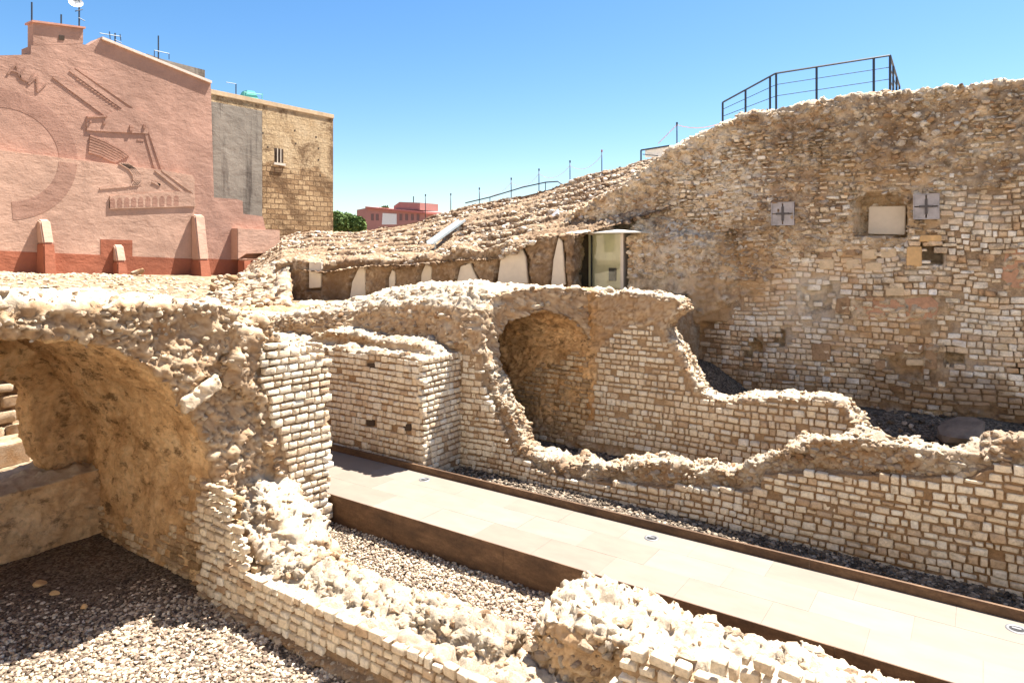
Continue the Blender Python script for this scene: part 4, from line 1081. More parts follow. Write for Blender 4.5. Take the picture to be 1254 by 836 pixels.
eb = [(a, b_, c + .035) for a, b_, c in ea]; ap = ((x0 + x1) / 2 - .1, YK + .35, zt + .2)
rf.add(ea + eb + [ap], [[3, 2, 1, 0], [0, 1, 5, 4], [1, 2, 6, 5], [2, 3, 7, 6], [3, 0, 4, 7], [4, 5, 8], [5, 6, 8], [6, 7, 8], [7, 4, 8]])
put('roof', rf.mesh(), flat_mat('pale_roof', (.66, .64, .56), .5, 0, .05), t)
gm, nt, b = _nodes('clear_glass')
tr = nd(nt, 'ShaderNodeBsdfTransparent'); gl = nd(nt, 'ShaderNodeBsdfGlossy'); gl.inputs['Roughness'].default_value = .03
ms = nd(nt, 'ShaderNodeMixShader'); ms.inputs[0].default_value = .04; nt.links.new(tr.outputs[0], ms.inputs[1]); nt.links.new(gl.outputs[0], ms.inputs[2]); nt.links.new(ms.outputs[0], nt.nodes['Material Output'].inputs['Surface'])
tr.inputs[0].default_value = (.97, .98, .94, 1)
put('glass_pane', MB().box(x0 + .055, x1 - .075, YK - .005, YK + .005, zb + .04, zt - .02).mesh(), gm, t)

# heap of blocks at the left end of the seating
t = thing('stone_heap', 'heap of tumbled cream blocks between the pink wall and the seating', 'rubble', (-24, 15.5, 3.2))
pts = []; r = np.random.default_rng(4)
for k in range(420):
    px = r.uniform(262, 352); py = r.uniform(338 - max(0, (px - 300)) * .3, 374); y0 = 14.2 + (374 - py) * .07 + r.uniform(-.2, .2)
    v = seat_pt(px, py, y0); pts.append((v.x, v.y, v.z))
pts = np.array(pts)
put('blocks', stones_mesh('blocks', pts, r.uniform(.10, .26, len(pts)), 89, .7), M['core'], t)
mb = MB()
A = [seat_pt(258, 345, 17.2), seat_pt(300, 335, 17.4), seat_pt(352, 316, 17.6), seat_pt(356, 372, 14.3), seat_pt(262, 374, 14.3)]
mb.prism([tuple(v) for v in A], [(v.x, v.y, 2.2) for v in A])
V, N, Q, T = remesh(mb, .09); V2, at = rubble(V, N, (.3, .3, .2), .12, .2, 1., 141)
put('core', make_mesh('core', V2, [Q, T], at), M['core'], t)
t = thing('stone_block', 'single pale block lying at the foot of the pink wall', 'stone', seat_pt(168, 334, 15.5))
A = seat_pt(168, 333, 15.5)
put('block', stones_mesh('block', np.array([[A.x, A.y, A.z]]), np.array([.42]), 3, .4, rough=.04), M['core'], t)
# ------------------------------------------------------------------ 9. pink building with its mural
XP = -34.0
frP = Frame((XP, 0), (XP, 60), (1, 0))
def plaster(name, c, sc=1.2, var=.16, streak=.0):
    m, nt, b = _nodes(name)
    n1 = noise(nt, sc * .45, 6, .6, dist=.6)
    col = ramp(nt, n1, [(.3, tuple(x * (1 - var) for x in c)), (.5, c), (.7, tuple(min(1, x * (1 + var)) for x in c))])
    n2 = noise(nt, sc * 1.6, 5, .6, vec=mapped(nt, (1, 1, 2.4), (.5, 0, 0)), dist=.5)
    if streak:
        n3 = noise(nt, 1.1, 5, .7, vec=mapped(nt, (1, 1.4, .12)))
        col = mix(nt, ramp(nt, n3, [(.52, 0.), (.66, streak)]), col, (.07, .055, .045))
    nt.links.new(col, b.inputs['Base Color'])
    n5 = noise(nt, .35, 5, .6)
    col = mix(nt, .6, col, ramp(nt, n5, [(.35, .82), (.65, 1.14)]), 'MULTIPLY'); col = mix(nt, .5, col, ramp(nt, noise(nt, 9, 5, .7), [(.3, .85), (.7, 1.12)]), 'MULTIPLY')
    nt.links.new(col, b.inputs['Base Color'])
    bump(nt, b, [(noise(nt, .9, 4, .5, dist=.3), 1.), (n2, .35), (noise(nt, 14, 4), .12)], .5, .12); return m
M['pink'] = plaster('pink_plaster', (.365, .215, .158))
M['pink_low'] = plaster('pink_plaster_low', (.435, .275, .20))
M['pink_dark'] = plaster('relief_shade_brown', (.315, .175, .125))
M['red'] = plaster('red_painted_base', (.29, .10, .055))
M['grey_plaster'] = plaster('grey_plaster', (.235, .205, .165), 1.2, .16, .8)
t_p = thing('pink_building', 'tall pink plastered building with a relief mural of an ancient circus', 'building', (XP - 4, 14, 3.5))
body = [(-160, 70), (0, 68), (38, 67), (38, 56), (100, 54), (108, 56), (124, 46), (258, 100), (262, 242), (290, 244), (297, 246), (298, 262), (322, 265), (325, 280), (330, 286), (330, 345), (-160, 345)]
pb = frP.poly(body)
put('wall', MB().slab(frP, pb, -1.0, 0).mesh(), M['pink'], t_p)
put('rear_wing', MB().slab(frP, frP.poly([(-160, 90), (0, 86), (100, 84), (250, 112), (262, 242), (290, 345), (-160, 345)]), -9, -1.002).mesh(), M['pink'], t_p)
cope = MB()
for a, b_ in (((124, 45.5), (258, 99.5)),):
    q = frP.poly([a, b_, (b_[0], b_[1] + 3), (a[0], a[1] + 3)]); cope.slab(frP, q, -.4, .12)
put('coping', cope.mesh(), flat_mat('pale_coping', (.62, .50, .42)), t_p)
q = frP.poly([(41, 27), (102, 35), (102, 53.5), (41, 55.6)])
ch_ = put('stair_tower', MB().slab(frP, q, -.6, -.02).mesh(), M['pink'], t_p)
q = frP.poly([(38.5, 25), (104, 33.5), (104, 35.5), (38.5, 27.5)]); put('coping', MB().slab(frP, q, -.7, .08).mesh(), flat_mat('brick_coping', (.45, .22, .15)), ch_)
q = frP.poly([(72, 43.5), (79, 44), (79, 49.5), (72, 49)]); put('vent', MB().slab(frP, q, -.05, .004).mesh(), M['dark_fill'], ch_)
# thicker lower wall
frQ = Frame((XP + .45, 0), (XP + .45, 60), (1, 0))
low = frQ.poly([(-160, 163), (0, 183), (100, 196), (190, 207), (236, 214), (239, 219), (240, 345), (-160, 345)])
put('lower_wall', MB().slab(frQ, low, -.44, 0).mesh(bevel=.04), M['pink_low'], t_p)
q = frQ.poly([(289, 279.5), (341, 282), (341, 309.5), (300, 311), (289, 318)]); put('annex', MB().slab(frQ, q, -1.2, .15).mesh(bevel=.03), M['pink_low'], t_p)
# painted base
b1 = frQ.poly([(-160, 304), (0, 307), (120, 312), (123, 312), (123, 293), (162, 294), (162, 314), (238.5, 317), (238.5, 345), (-160, 345)])
put('painted_base', MB().slab(frQ, b1, -.02, .012).mesh(), M['red'], t_p)
b2 = frP.poly([(241, 316), (300, 319), (300, 345), (241, 345)]); put('painted_base', MB().slab(frP, b2, -.02, .012).mesh(), M['red'], t_p)
# buttresses
def buttress(x0, x1, yt, yb, dep, split, fr):
    a, z1 = fr.px((x0 + x1) / 2 - (x1 - x0) / 2, yt); b_, _ = fr.px(x1, yt); _, z0 = fr.px(x0, yb)
    zs = fr.px(x0, split)[1]; xb = fr.a[0]
    m_ = MB().pxx([(a, zs), (b_, zs), (b_, z1 - .12), (b_ - .1, z1), (a + .08, z1), (a, z1 - .1)], xb + .015, xb + dep * .6)
    o = MB(); dl = dep * .6; dz = dep
    def tap(mm, f0, f1):
        pass
    up = MB().hexa([(xb + .013, a, zs), (xb + dl + (dep - dl) * .4, a, zs), (xb + dl + (dep - dl) * .4, b_, zs), (xb + .013, b_, zs), (xb + .013, a, z1), (xb + dl * .6, a, z1 - .1), (xb + dl * .6, b_, z1 - .1), (xb + .013, b_, z1)])
    lo = MB().hexa([(xb + .013, a - .05, z0 - .4), (xb + dep, a - .05, z0 - .4), (xb + dep, b_ + .05, z0 - .4), (xb + .013, b_ + .05, z0 - .4), (xb + .013, a, zs - .003), (xb + dl + (dep - dl) * .4, a, zs - .003), (xb + dl + (dep - dl) * .4, b_, zs - .003), (xb + .013, b_, zs - .003)])
    o = put('buttress', up.mesh(bevel=.05, smooth_=False), M['pink_low'], t_p)
    put('painted_foot', lo.mesh(bevel=.04), M['red'], o)
buttress(45, 58, 268, 333, .9, 298, frQ)
buttress(138, 149, 299, 335, .6, 320, frQ)
buttress(234, 246, 262, 336, 1.0, 318, frQ)
buttress(291, 302, 316, 337, .7, 318, frQ)
# relief: seating curves, arcades, streets
def strip(mb_, fr, pts, w, o0=-.03, o1=.03):
    pts = [np.array(fr.px(*p)) for p in pts]
    for a, b_ in zip(pts[:-1], pts[1:]):
        d = (b_ - a) / np.linalg.norm(b_ - a); n_ = np.array([-d[1], d[0]]) * w / 2
        mb_.slab(fr, [a - n_, b_ - n_, b_ + n_, a + n_], o0, o1)
rl = MB()
strip(rl, frP, [(66, 92), (131, 140)], .28); strip(rl, frP, [(86, 85), (160, 138)], .22); strip(rl, frP, [(92, 83), (166, 134)], .08)
rl.slab(frP, frP.poly([(105, 144), (128, 142), (150, 133), (164, 133), (182, 139), (181, 164), (140, 162), (106, 160)]), -.03, .05)
strip(rl, frP, [(178, 163), (190, 206)], .12); strip(rl, frP, [(183, 162), (198, 207)], .10)
put('relief', rl.mesh(), M['pink'], t_p)
rq = MB()
strip(rq, frQ, [(190, 208), (225, 236)], .12); strip(rq, frQ, [(198, 208), (238, 237)], .12)
for k in range(5):
    f = k / 4; strip(rq, frQ, [(146 + 10 * f, 200 + 0 * f), (158 + 9 * f, 207), (163 + 9 * f, 214), (164 + 9 * f, 222), (160 + 8 * f, 228)], .09)
strip(rq, frQ, [(122, 231), (158, 228)], .08); strip(rq, frQ, [(186, 222), (196, 227), (192, 221)], .12)
rq.slab(frQ, frQ.poly([(134, 240), (222, 234), (237, 238), (239, 253), (228, 253), (134, 256)]), -.03, .06)
put('relief', rq.mesh(), M['pink_low'], t_p)
dk = MB()
for k in range(7):
    f = k / 6; strip(dk, frP, [(108 + 2 * (1 - f), 166 + 20 * f), (128 - f * 6, 173 + 17 * f), (148 - 12 * f, 184 + 13 * f), (158 - 16 * f, 191 + 8 * f)], .09, -.03, .05)
for k in range(16):
    f = k / 15; x, y = 76 + 54 * f, 102 + 39 * f; strip(dk, frP, [(x, y), (x + .2, y + 4.5 * (.5 + .5 * f))], .13, -.02, .02)
    x, y = 96 + 54 * f, 96 + 38 * f; strip(dk, frP, [(x, y), (x, y + 2.6)], .16, -.02, .02)
strip(dk, frP, [(105, 159.5), (175, 163.5)], .08, -.02, .02); strip(dk, frP, [(106, 143.5), (130, 142.5)], .08, .0, .1)
for x, y, w_, h_ in ((110, 149, 2, 3), (127, 151, 3, 3.5), (160, 157, 4, 7), (176, 155, 3, 4.5)):
    dk.slab(frP, frP.poly(rc(x - w_ / 2, y - h_ / 2, x + w_ / 2, y + h_ / 2)), .0, .094)
strip(dk, frP, [(168, 171), (176, 172)], .1, -.02, .02)
put('relief_shadow_lines', dk.mesh(), M['pink_dark'], t_p)  # darker strips colour in the shadow lines of the relief
ac = MB()
for k in range(10):
    f = k / 9; cx_ = 137 + 78 * f; yb2 = 254.5 - 2.5 * f; yt = 245.5 - 3.5 * f; hw = 3.0
    q = [(cx_ - hw, yb2), (cx_ + hw, yb2), (cx_ + hw, yt), (cx_ + hw * .6, yt - 2.2), (cx_, yt - 3), (cx_ - hw * .6, yt - 2.2), (cx_ - hw, yt)]
    ac.slab(frQ, frQ.poly(q), .0, .064)
put('relief_arcade', ac.mesh(), M['pink_dark'], t_p)
# faded painted disc behind the relief, in two pieces because the wall steps forward
def ringpoly(fr, c, r0, r1, a0, a1, n, clip=None):
    C = np.array(fr.px(*c)); u = []
    for k in range(n):
        b0 = math.radians(a0 + (a1 - a0) * k / n); b1 = math.radians(a0 + (a1 - a0) * (k + 1) / n)
        u.append([C + r * np.array([math.cos(b), math.sin(b)]) for r, b in ((r0, b0), (r1, b0), (r1, b1), (r0, b1))])
    return u
rg = MB()
for q in ringpoly(frP, (8, 190), 2.0, 2.75, 2, 120, 24): rg.slab(frP, q, -.02, .008)
rg2 = MB()
for q in ringpoly(frQ, (8, 190), 1.95, 2.7, -85, -2, 20): rg2.slab(frQ, q, -.02, .008)
put('painted_ring', rg.mesh(), plaster('faded_ring', (.30, .17, .125)), t_p); put('painted_ring', rg2.mesh(), plaster('faded_ring_low', (.345, .20, .145)), t_p)
M['letter'] = plaster('letter_plaster', (.29, .165, .12))
# raised letters along the ring
for ch, (x, y), ang in (('A', (17, 93), -8), ('U', (29, 99), -22), ('N', (40, 108), -38)):
    cu = bpy.data.curves.new('t', 'FONT'); cu.body = ch; cu.size = .8; cu.extrude = .012; cu.align_x = 'CENTER'
    to = bpy.data.objects.new('t', cu); COL.objects.link(to)
    dg = bpy.context.evaluated_depsgraph_get(); me = bpy.data.meshes.new_from_object(to.evaluated_get(dg)); bpy.data.objects.remove(to)
    a = math.radians(ang); s, z = frP.px(x, y)
    for v in me.vertices:
        c0, c1, c2 = v.co; s2 = c0 * math.cos(a) - c1 * math.sin(a); z2 = c0 * math.sin(a) + c1 * math.cos(a)
        v.co = (XP + .02 + c2, s + s2, z + z2)
    put('raised_letter', me, M['letter'], t_p)

# adjoining block behind the roofline, tower with its grey strip
t = thing('roof_block', 'low tan parapet wall behind the pink roofline', 'building', (-40, 22, 4))
frR = Frame((-37, 0), (-37, 60), (1, 0))
put('wall', MB().slab(frR, frR.poly([(180, 66), (200, 73), (251, 86), (251, 130), (180, 130)]), -3, 0).mesh(), M['grey_plaster'], t)
M['tower'] = None
def tower_mat():
    m, nt, b = _nodes('tower_masonry')
    br = nd(nt, 'ShaderNodeTexBrick'); mp = nd(nt, 'ShaderNodeMapping'); mp.inputs['Rotation'].default_value = (math.radians(90), 0, math.radians(90))
    # bricks laid out on the y-z plane
    sx = nd(nt, 'ShaderNodeSeparateXYZ'); nt.links.new(coord(nt), sx.inputs[0]); cxn = nd(nt, 'ShaderNodeCombineXYZ')
    ad = nd(nt, 'ShaderNodeMath', operation='ADD'); nt.links.new(sx.outputs['Y'], ad.inputs[0]); nt.links.new(sx.outputs['X'], ad.inputs[1])
    nt.links.new(ad.outputs[0], cxn.inputs['X']); nt.links.new(sx.outputs['Z'], cxn.inputs['Y'])
    wn = nd(nt, 'ShaderNodeTexNoise'); wn.inputs['Scale'].default_value = 1.5; nt.links.new(coord(nt), wn.inputs['Vector'])
    vm = nd(nt, 'ShaderNodeVectorMath', operation='MULTIPLY_ADD'); nt.links.new(wn.outputs['Color'], vm.inputs[0]); vm.inputs[1].default_value = (.12, .12, 0); nt.links.new(cxn.outputs[0], vm.inputs[2])
    nt.links.new(vm.outputs[0], br.inputs['Vector'])
    br.inputs['Scale'].default_value = 1.0; br.inputs['Brick Width'].default_value = .62; br.inputs['Row Height'].default_value = .34; br.inputs['Mortar Size'].default_value = .03
    br.inputs['Color1'].default_value = (.48, .33, .18, 1); br.inputs['Color2'].default_value = (.27, .16, .075, 1); br.inputs['Mortar'].default_value = (.17, .10, .05, 1)
    up = ramp(nt, noise(nt, .8, 6, .6), [(.3, (.42, .29, .155)), (.7, (.55, .42, .26))])
    # render survives on the upper part, bare blocks lower down
    gz = nd(nt, 'ShaderNodeMath', operation='MULTIPLY_ADD'); nt.links.new(sx.outputs['Z'], gz.inputs[0]); gz.inputs[1].default_value = .2; gz.inputs[2].default_value = -1.3
    nz = noise(nt, .5, 6, .7); ad2 = nd(nt, 'ShaderNodeMath', operation='ADD'); nt.links.new(gz.outputs[0], ad2.inputs[0]); nt.links.new(nz, ad2.inputs[1])
    f = ramp(nt, ad2.outputs[0], [(.50, 0.), (.62, .85)])
    c = mix(nt, f, br.outputs['Color'], up)
    c = mix(nt, ramp(nt, noise(nt, .45, 7, .72, dist=.6), [(.46, 0.), (.57, .85)]), c, (.13, .07, .03))
    c = mix(nt, .5, c, ramp(nt, noise(nt, 7, 5, .7), [(.3, .6), (.7, 1.25)]), 'MULTIPLY')
    nt.links.new(c, b.inputs['Base Color']); bump(nt, b, [(br.outputs['Fac'], -1.), (noise(nt, 4, 6, .75), 1.2)], .8, .12); return m
M['tower'] = tower_mat()
XT = -38.0
frT = Frame((XT, 0), (XT, 60), (1, 0))
s0, s1 = frT.px(240, 200)[0], frT.px(408, 200)[0]; zt = 14.15
t_t = thing('stone_tower', 'square ochre stone tower with a small mullioned window', 'tower', (XT - 4, (s0 + s1) / 2, 3.5))
put('wall', MB().box(XT - 9, XT, s0, s1, 2.0, zt).mesh(), M['tower'], t_t)
put('parapet', MB().box(XT - 9.1, XT + .06, s0 - .05, s1 + .06, zt + .002, zt + .3).mesh(bevel=.03), flat_mat('parapet_stone', (.50, .37, .23), .9, 0, .2, 2, .5), t_t)
q = frT.poly([(330.5, 174), (350.5, 180), (350.5, 206), (330.5, 202)])
w_ = put('window', MB().slab(frT, frT.poly([(336, 181), (347, 183), (347, 200), (336, 198.5)]), -.05, .006).mesh(), M['dark_fill'], t_t)
mu = MB()
for x in (339.3, 343.3): mu.slab(frT, frT.poly([(x - .45, 181.5), (x + .45, 182), (x + .45, 199.5), (x - .45, 199)]), .007, .06)
put('mullion', mu.mesh(), M['pale_plaster'], w_); put('sill', MB().slab(frT, frT.poly([(334.5, 198.8), (348.5, 200.6), (348.5, 203.5), (334.5, 201.6)]), -.01, .12).mesh(), M['pale_plaster'], w_)
for x, y in ((322, 163), (318, 173), (328, 180), (361, 160), (387, 168), (390, 182), (390, 196), (392, 215), (362, 176), (318, 148)):
    put('putlog_hole', MB().slab(frT, frT.poly(rc(x - .9, y - 1.2, x + .9, y + 1.2)), -.03, .005).mesh(), M['dark_fill'], t_t)
sg, sh = frT.px(262, 200)[0] - .8, frT.px(314, 200)[0]
t = thing('grey_annex', 'narrow grey plastered strip of building with dark drip stains beside the tower', 'building', (XT + .5, (sg + sh) / 2, 3.5))
gtop = frT.px(290, 133)[1]
put('wall', MB().box(XT + .02, XT + .6, sg, sh, 2.0, gtop).mesh(), M['grey_plaster'], t)

# roof antennas, pipes and a tank
def mast(lab, x, yb, yt, X, arms=(), dish=None, cat='antenna', name='antenna'):
    a = Vector((X, *on_x(x, yb, X))); b_ = Vector((X, *on_x(x, yt, X)))
    t = thing(name, lab, cat, a, None)
    put('mast', MB().tube([a - Vector((0, 0, .3)), b_], .035).mesh(), M['dark_metal'], t)
    for (xa, ya, xb, yb2) in arms:
        put('arm', MB().tube([Vector((X + .03, *on_x(xa, ya, X + .03))), Vector((X + .03, *on_x(xb, yb2, X + .03)))], .022, 5).mesh(), M['dark_metal'], t)
    if dish:
        c = Vector((X + .1, *on_x(*dish, X + .1))); dd = MB(); n_ = 14; dirv = Vector((.8, -.3, .5)).normalized(); uu = dirv.cross(Vector((0, 0, 1))).normalized(); vv = dirv.cross(uu)
        rings = [[c - dirv * (.12 * (1 - f * f)) + (uu * math.cos(k * 2 * math.pi / n_) + vv * math.sin(k * 2 * math.pi / n_)) * (.3 * f) for k in range(n_)] for f in (.2, .6, 1.)]
        dd.add([p for r_ in rings for p in r_], [[i * n_ + k, i * n_ + (k + 1) % n_, (i + 1) * n_ + (k + 1) % n_, (i + 1) * n_ + k] for i in range(2) for k in range(n_)] + [list(range(n_))])
        put('dish', dd.mesh(smooth_=True), M['white_paint'], t)
mast('tall thin bare aerial at the left corner of the pink stair tower', 39, 27, 3, XP - .3)
mast('short stub aerial on top of the pink stair tower', 75, 31, 18, XP - .4)
mast('tallest aerial mast with a dish, beside the pink stair tower', 97, 36, -6, XP - .5, [(88, 2, 104, -3), (92, 14, 101, 12), (96, 22, 104, 26)], (93, 3))
mast('yagi aerial with crossed arms behind the sloping pink roofline', 141, 53, 41, XP - .8, [(122, 41, 148, 45), (134, 39, 135, 48), (147, 42, 148, 50), (141, 49, 149, 53)])
mast('aerial with a square bracket above the tan parapet', 194, 72, 44, XP - 1.2, [(189, 62, 207, 66), (189, 62, 189, 70), (207, 66, 207, 73)])
mast('hooked lamp pole on the left of the tower roof', 289, 122, 103, XT - .6, [(277, 101, 289, 103)], cat='pole', name='roof_pole')
t = thing('water_tank', 'small turquoise tank frame on the tower roof', 'tank', (XT - 2, 28, zt + .3))
Xk = XT - 1.5; gq = [Vector((Xk, *on_x(*p, Xk))) for p in ((299, 113), (321, 116))]
M['teal'] = flat_mat('turquoise_paint', (.10, .38, .34), .5)
put('tank', MB().hexa([tuple(gq[0] + Vector((-.9, .1, -.35))), tuple(gq[0] + Vector((0, .1, -.35))), tuple(gq[1] + Vector((0, -.2, -.35))), tuple(gq[1] + Vector((-.9, -.2, -.35))), tuple(gq[0] + Vector((-.7, .3, .2))), tuple(gq[0] + Vector((-.1, .3, .2))), tuple(gq[1] + Vector((-.1, -.5, .15))), tuple(gq[1] + Vector((-.7, -.5, .15)))]).mesh(bevel=.03), M['teal'], t)
put('support', MB().tube([gq[0] + Vector((0, 0, .1)), gq[0] - Vector((0, 0, .7))], .03).tube([gq[1] + Vector((0, 0, .1)), gq[1] - Vector((0, 0, .7))], .03).tube([gq[0], gq[1]], .03).mesh(), M['teal'], t)

# far pink house and the tree beside it
YF = 80.0
frF = Frame((-100, YF), (0, YF), (0, -1))
t = thing('distant_house', 'far pink house with terraces behind the crest of the seating', 'building', (frF.px(480, 270)[0] - 100, YF + 4, 3))
M['far_pink'] = flat_mat('far_pink_wall', (.40, .19, .16), .9, 0, .1, .5, 0)
put('wall', MB().slab(frF, frF.poly([(437, 257), (452, 254), (520, 259), (520, 300), (437, 300)]), -8, 0).mesh(), M['far_pink'], t)
put('roof_storey', MB().slab(frF, frF.poly([(479, 252), (486, 247), (511, 248), (511, 257), (479, 257)]), -5, -.6).mesh(), M['far_pink'], t)
put('terrace_slab', MB().slab(frF, frF.poly([(450, 253), (523, 260), (523, 262), (450, 255)]), -8.2, .5).mesh(), flat_mat('far_red_slab', (.42, .13, .10)), t)
put('panel', MB().slab(frF, frF.poly([(469, 261), (486, 262), (486, 275), (468, 275)]), -.1, .08).mesh(), M['white_paint'], t)
for x in (456, 462, 491, 498, 505, 512):
    put('window', MB().slab(frF, frF.poly(rc(x - 1.6, 262, x + 1.6, 270)), -.1, .05).mesh(), flat_mat('far_shutter', (.18, .10, .09)), t)
put('antenna', MB().tube([frF.world([frF.px(501, 248)], -1)[0], frF.world([frF.px(501, 240)], -1)[0]], .08).mesh(), M['dark_metal'], t)

def foliage_tree(name, lab, base, h, rad, n, seed, leafc):
    r = np.random.default_rng(seed)
    t = thing(name, lab, 'tree', base)
    b = Vector(base); tk = MB(); tk.tube([b, b + Vector((.1, 0, h * .35)), b + Vector((.2, .1, h * .7))], [.28, .2, .1])
    cs = []
    for k in range(9):
        a = r.uniform(0, 6.28); q = b + Vector((math.cos(a) * rad * .6, math.sin(a) * rad * .6, h * r.uniform(.55, .85))); tk.tube([b + Vector((.05, 0, h * .35)), q], [.12, .04]); cs.append(q)
    put('trunk', tk.mesh(), flat_mat('bark', (.10, .07, .05)), t)
    cs = np.array([c[:] for c in cs] + [(b.x, b.y, b.z + h * .8)])
    c = cs[r.integers(0, len(cs), n)]; d = r.normal(size=(n, 3)); d /= np.linalg.norm(d, axis=1)[:, None]
    P = c + d * (r.uniform(.3, 1, (n, 1)) ** .5) * rad * .48
    s = r.uniform(.10, .22, n); u = r.normal(size=(n, 3)); u /= np.linalg.norm(u, axis=1)[:, None]; v = np.cross(u, r.normal(size=(n, 3))); v /= np.linalg.norm(v, axis=1)[:, None]
    V = np.stack([P - u * s[:, None], P + v * s[:, None] * .6, P + u * s[:, None], P - v * s[:, None] * .6], 1).reshape(-1, 3)
    me = make_mesh('crown', V, np.arange(4 * n).reshape(-1, 4), dict(tint=np.repeat(r.random(n), 4), edge=np.ones(4 * n)), False)
    put('crown', me, leafc, t)
def leaf_mat():
    m, nt, b = _nodes('leaves'); nt.links.new(ramp(nt, attr(nt, 'tint'), [(0., (.06, .10, .025)), (1., (.15, .21, .06))]), b.inputs['Base Color']); return m
M['leaf'] = leaf_mat()
x_, z_ = on_y(424, 282, 50.)
foliage_tree('green_tree', 'green tree crown just right of the stone tower', (x_, 50., z_ - 1.6), 3.2, 2.0, 9000, 3, M['leaf'])
x_, z_ = on_y(449, 262, 78.)
foliage_tree('roof_shrub', 'small potted shrub on the roof edge of the far pink house', (x_, 82., z_ - .2), 1.6, .9, 900, 4, M['leaf'])

# ------------------------------------------------------------------ 10. gravel
def scatter(name, pts, smin, smax, mat, lab, seed):
    r = np.random.default_rng(seed); n = len(pts)
    o = put(name, stones_mesh(name, pts, r.uniform(smin, smax, n), seed, .65, sub=1, smooth_=False, rough=.16), mat); kind(o, 'stuff', lab)
def fill(x0, x1, y0, y1, z, dens, seed, keep=None, zn=.02):
    r = np.random.default_rng(seed); n = int((x1 - x0) * (y1 - y0) * dens)
    P = np.column_stack([r.uniform(x0, x1, n), r.uniform(y0, y1, n), np.full(n, z)])
    P[:, 2] += r.uniform(-.01, zn, n)
    if keep is not None: P = P[keep(P)]
    return P
def seen(P):   # only where the frame looks
    f = P[:, 0] * FX + P[:, 1] * FY; rr = (P[:, 0] * RX + P[:, 1] * RY) / np.maximum(f, .1)
    py = HY + (EYE - P[:, 2]) / np.maximum(f, .1) * FPX
    return (f > 1) & (np.abs(rr) < .85) & (py < 960)
P = fill(-11.5, -3.5, 7.9, 9.15, STRZ + .0, 950, 1, seen, .04)
scatter('strip_gravel', P, .018, .038, M['pebble'], 'pale pebbles between the low wall and the steel side of the walkway', 1)
P = fill(-15.0, -3.0, -1.0, 6.5, 0, 520, 2, seen, .03)
P[:, 2] += PITZ + .07 * fbm(np.column_stack([P[:, :2], np.zeros(len(P))]), 1.2, 3, 3)
scatter('pit_gravel', P, .018, .042, M['pebble'], 'grey gravel covering the floor of the pit under the vault', 2)
P = fill(-10.3, 3.5, 11.3, 12.85, -.36, 520, 3, seen, .05)
scatter('trench_gravel', P, .02, .05, M['pebble_dark'], 'dark gravel in the gap between the steel upstand and the brick wall', 3)
P = fill(-9.5, 3.5, 13.5, 15.4, -.25, 260, 4, seen, .05)
scatter('passage_gravel', P, .03, .06, M['pebble_dark'], 'dark gravel on the floor between the front and back brick walls', 4)
P = fill(-33.5, -21.3, 2, 16, 0, 16, 5, seen, .02); P[:, 2] = terr(P)
scatter('terrace_stones', P, .03, .11, M['core'], 'small loose stones on the dusty terrace in front of the pink wall', 5)
lo_ = [((145, 722), .16, 'large ochre stone'), ((66, 731), .07, 'small ochre stone'), ((103, 748), .08, 'ochre stone nearest the arch shadow edge')]
for (p, s, l), lb in zip([((48, 720), .13, ''), ((67, 732), .09, ''), ((103, 748), .085, '')], ('ochre stone on the dark gravel, leftmost of three under the vault', 'small ochre stone on the dark gravel, between two others', 'pale ochre stone on the dark gravel, rightmost of three under the vault')):
    q = on_z(p[0], p[1], PITZ); me = stones_mesh('loose_stone', np.array([[q[0], q[1], PITZ + .08]]), np.array([s]), int(p[0]), .6, rough=.05)
    tag(put('loose_stone', me, M['ochre']), lb, 'stone', 'loose stones in the pit')

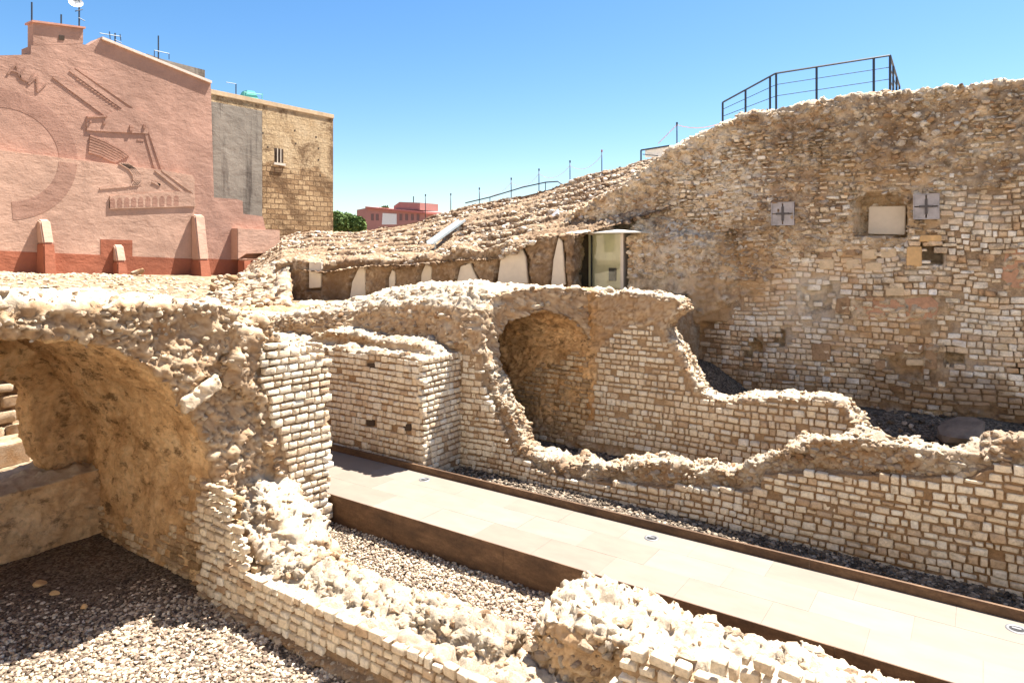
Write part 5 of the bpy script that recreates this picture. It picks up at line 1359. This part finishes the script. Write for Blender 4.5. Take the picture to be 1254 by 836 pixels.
# ------------------------------------------------------------------ pale houses added out of view to bounce light onto shaded walls
M['lime'] = flat_mat('bounce_house_limewash', (.80, .74, .64), .9, 0, .04, 1, .2)
M['lime2'] = flat_mat('bounce_house_cream', (.78, .68, .54), .9, 0, .04, 1, .2)
M['bounce_shutter'] = flat_mat('bounce_house_green', (.06, .12, .09), .6)
hx = -50.
for i, (wd, ht, lab) in enumerate(((17, 15, 'leftmost'), (14, 17, 'second'), (15, 14.5, 'third'), (16, 16.5, 'fourth'), (14, 15, 'rightmost'))):
    t = thing('bounce_house', lab + ' of the pale unseen houses added behind the viewer to bounce light', 'building', (hx + wd / 2, -12, -1.3), 'added bounce houses behind the viewer')
    put('wall', MB().box(hx, hx + wd - .02, -20, -11 - .15 * (i % 2), -1.3, ht).mesh(), M['lime' if i % 2 == 0 else 'lime2'], t)  # wall of the added bounce house
    put('roof', MB().box(hx - .1, hx + wd + .06, -20.2, -10.7 - .15 * (i % 2), ht + .002, ht + .25).mesh(), flat_mat('tile_edge', (.40, .2, .12)), t)
    for fl in range(4):
        for k in range(3):
            wx = hx + wd * (k + .5) / 3; wz = 1.4 + fl * 3.3; yy = -11 - .15 * (i % 2)
            put('window', MB().box(wx - .5, wx + .5, yy - .1, yy + .03, wz, wz + 1.5).mesh(), M['bounce_shutter'], t)  # window of the added bounce house
    hx += wd

# ------------------------------------------------------------------ camera and light
cam = bpy.data.cameras.new('camera'); co = bpy.data.objects.new('camera', cam); COL.objects.link(co)
cam.sensor_width = 36; cam.lens = 36 * FPX / 1254; cam.shift_y = -(418 - HY) / 1254; cam.clip_start = .1; cam.clip_end = 2000
co.location = (0, 0, EYE); co.rotation_euler = (math.radians(90), 0, math.atan2(-FX, FY)); scene.camera = co

SUN = Vector((.42, 1.1, 2.47)).normalized()      # towards the sun
el = math.asin(SUN.z); az = math.atan2(SUN.x, SUN.y)
sl = bpy.data.lights.new('sun', 'SUN'); so = bpy.data.objects.new('sun', sl); COL.objects.link(so)
sl.energy = 5.0; sl.angle = math.radians(.5); sl.color = (1, .955, .88)
so.rotation_euler = (-SUN).to_track_quat('-Z', 'Y').to_euler()
w = bpy.data.worlds.new('World'); scene.world = w; w.use_nodes = True; nt = w.node_tree
bg = nt.nodes['Background']; sk = nt.nodes.new('ShaderNodeTexSky'); sk.sky_type = 'NISHITA'; sk.sun_disc = False
sk.sun_elevation = el; sk.sun_rotation = az; sk.altitude = 0; sk.air_density = 1.0; sk.dust_density = .6; sk.ozone_density = 2.0
hs = nt.nodes.new('ShaderNodeHueSaturation'); hs.inputs['Saturation'].default_value = 1.3
nt.links.new(sk.outputs[0], hs.inputs['Color']); nt.links.new(hs.outputs[0], bg.inputs['Color']); bg.inputs['Strength'].default_value = .05
vs = scene.view_settings; vs.view_transform = 'Standard'; vs.look = 'None'; vs.exposure = 2.0; vs.gamma = 1; vs.use_curve_mapping = False
scene.cycles.max_bounces = 8; scene.cycles.diffuse_bounces = 8
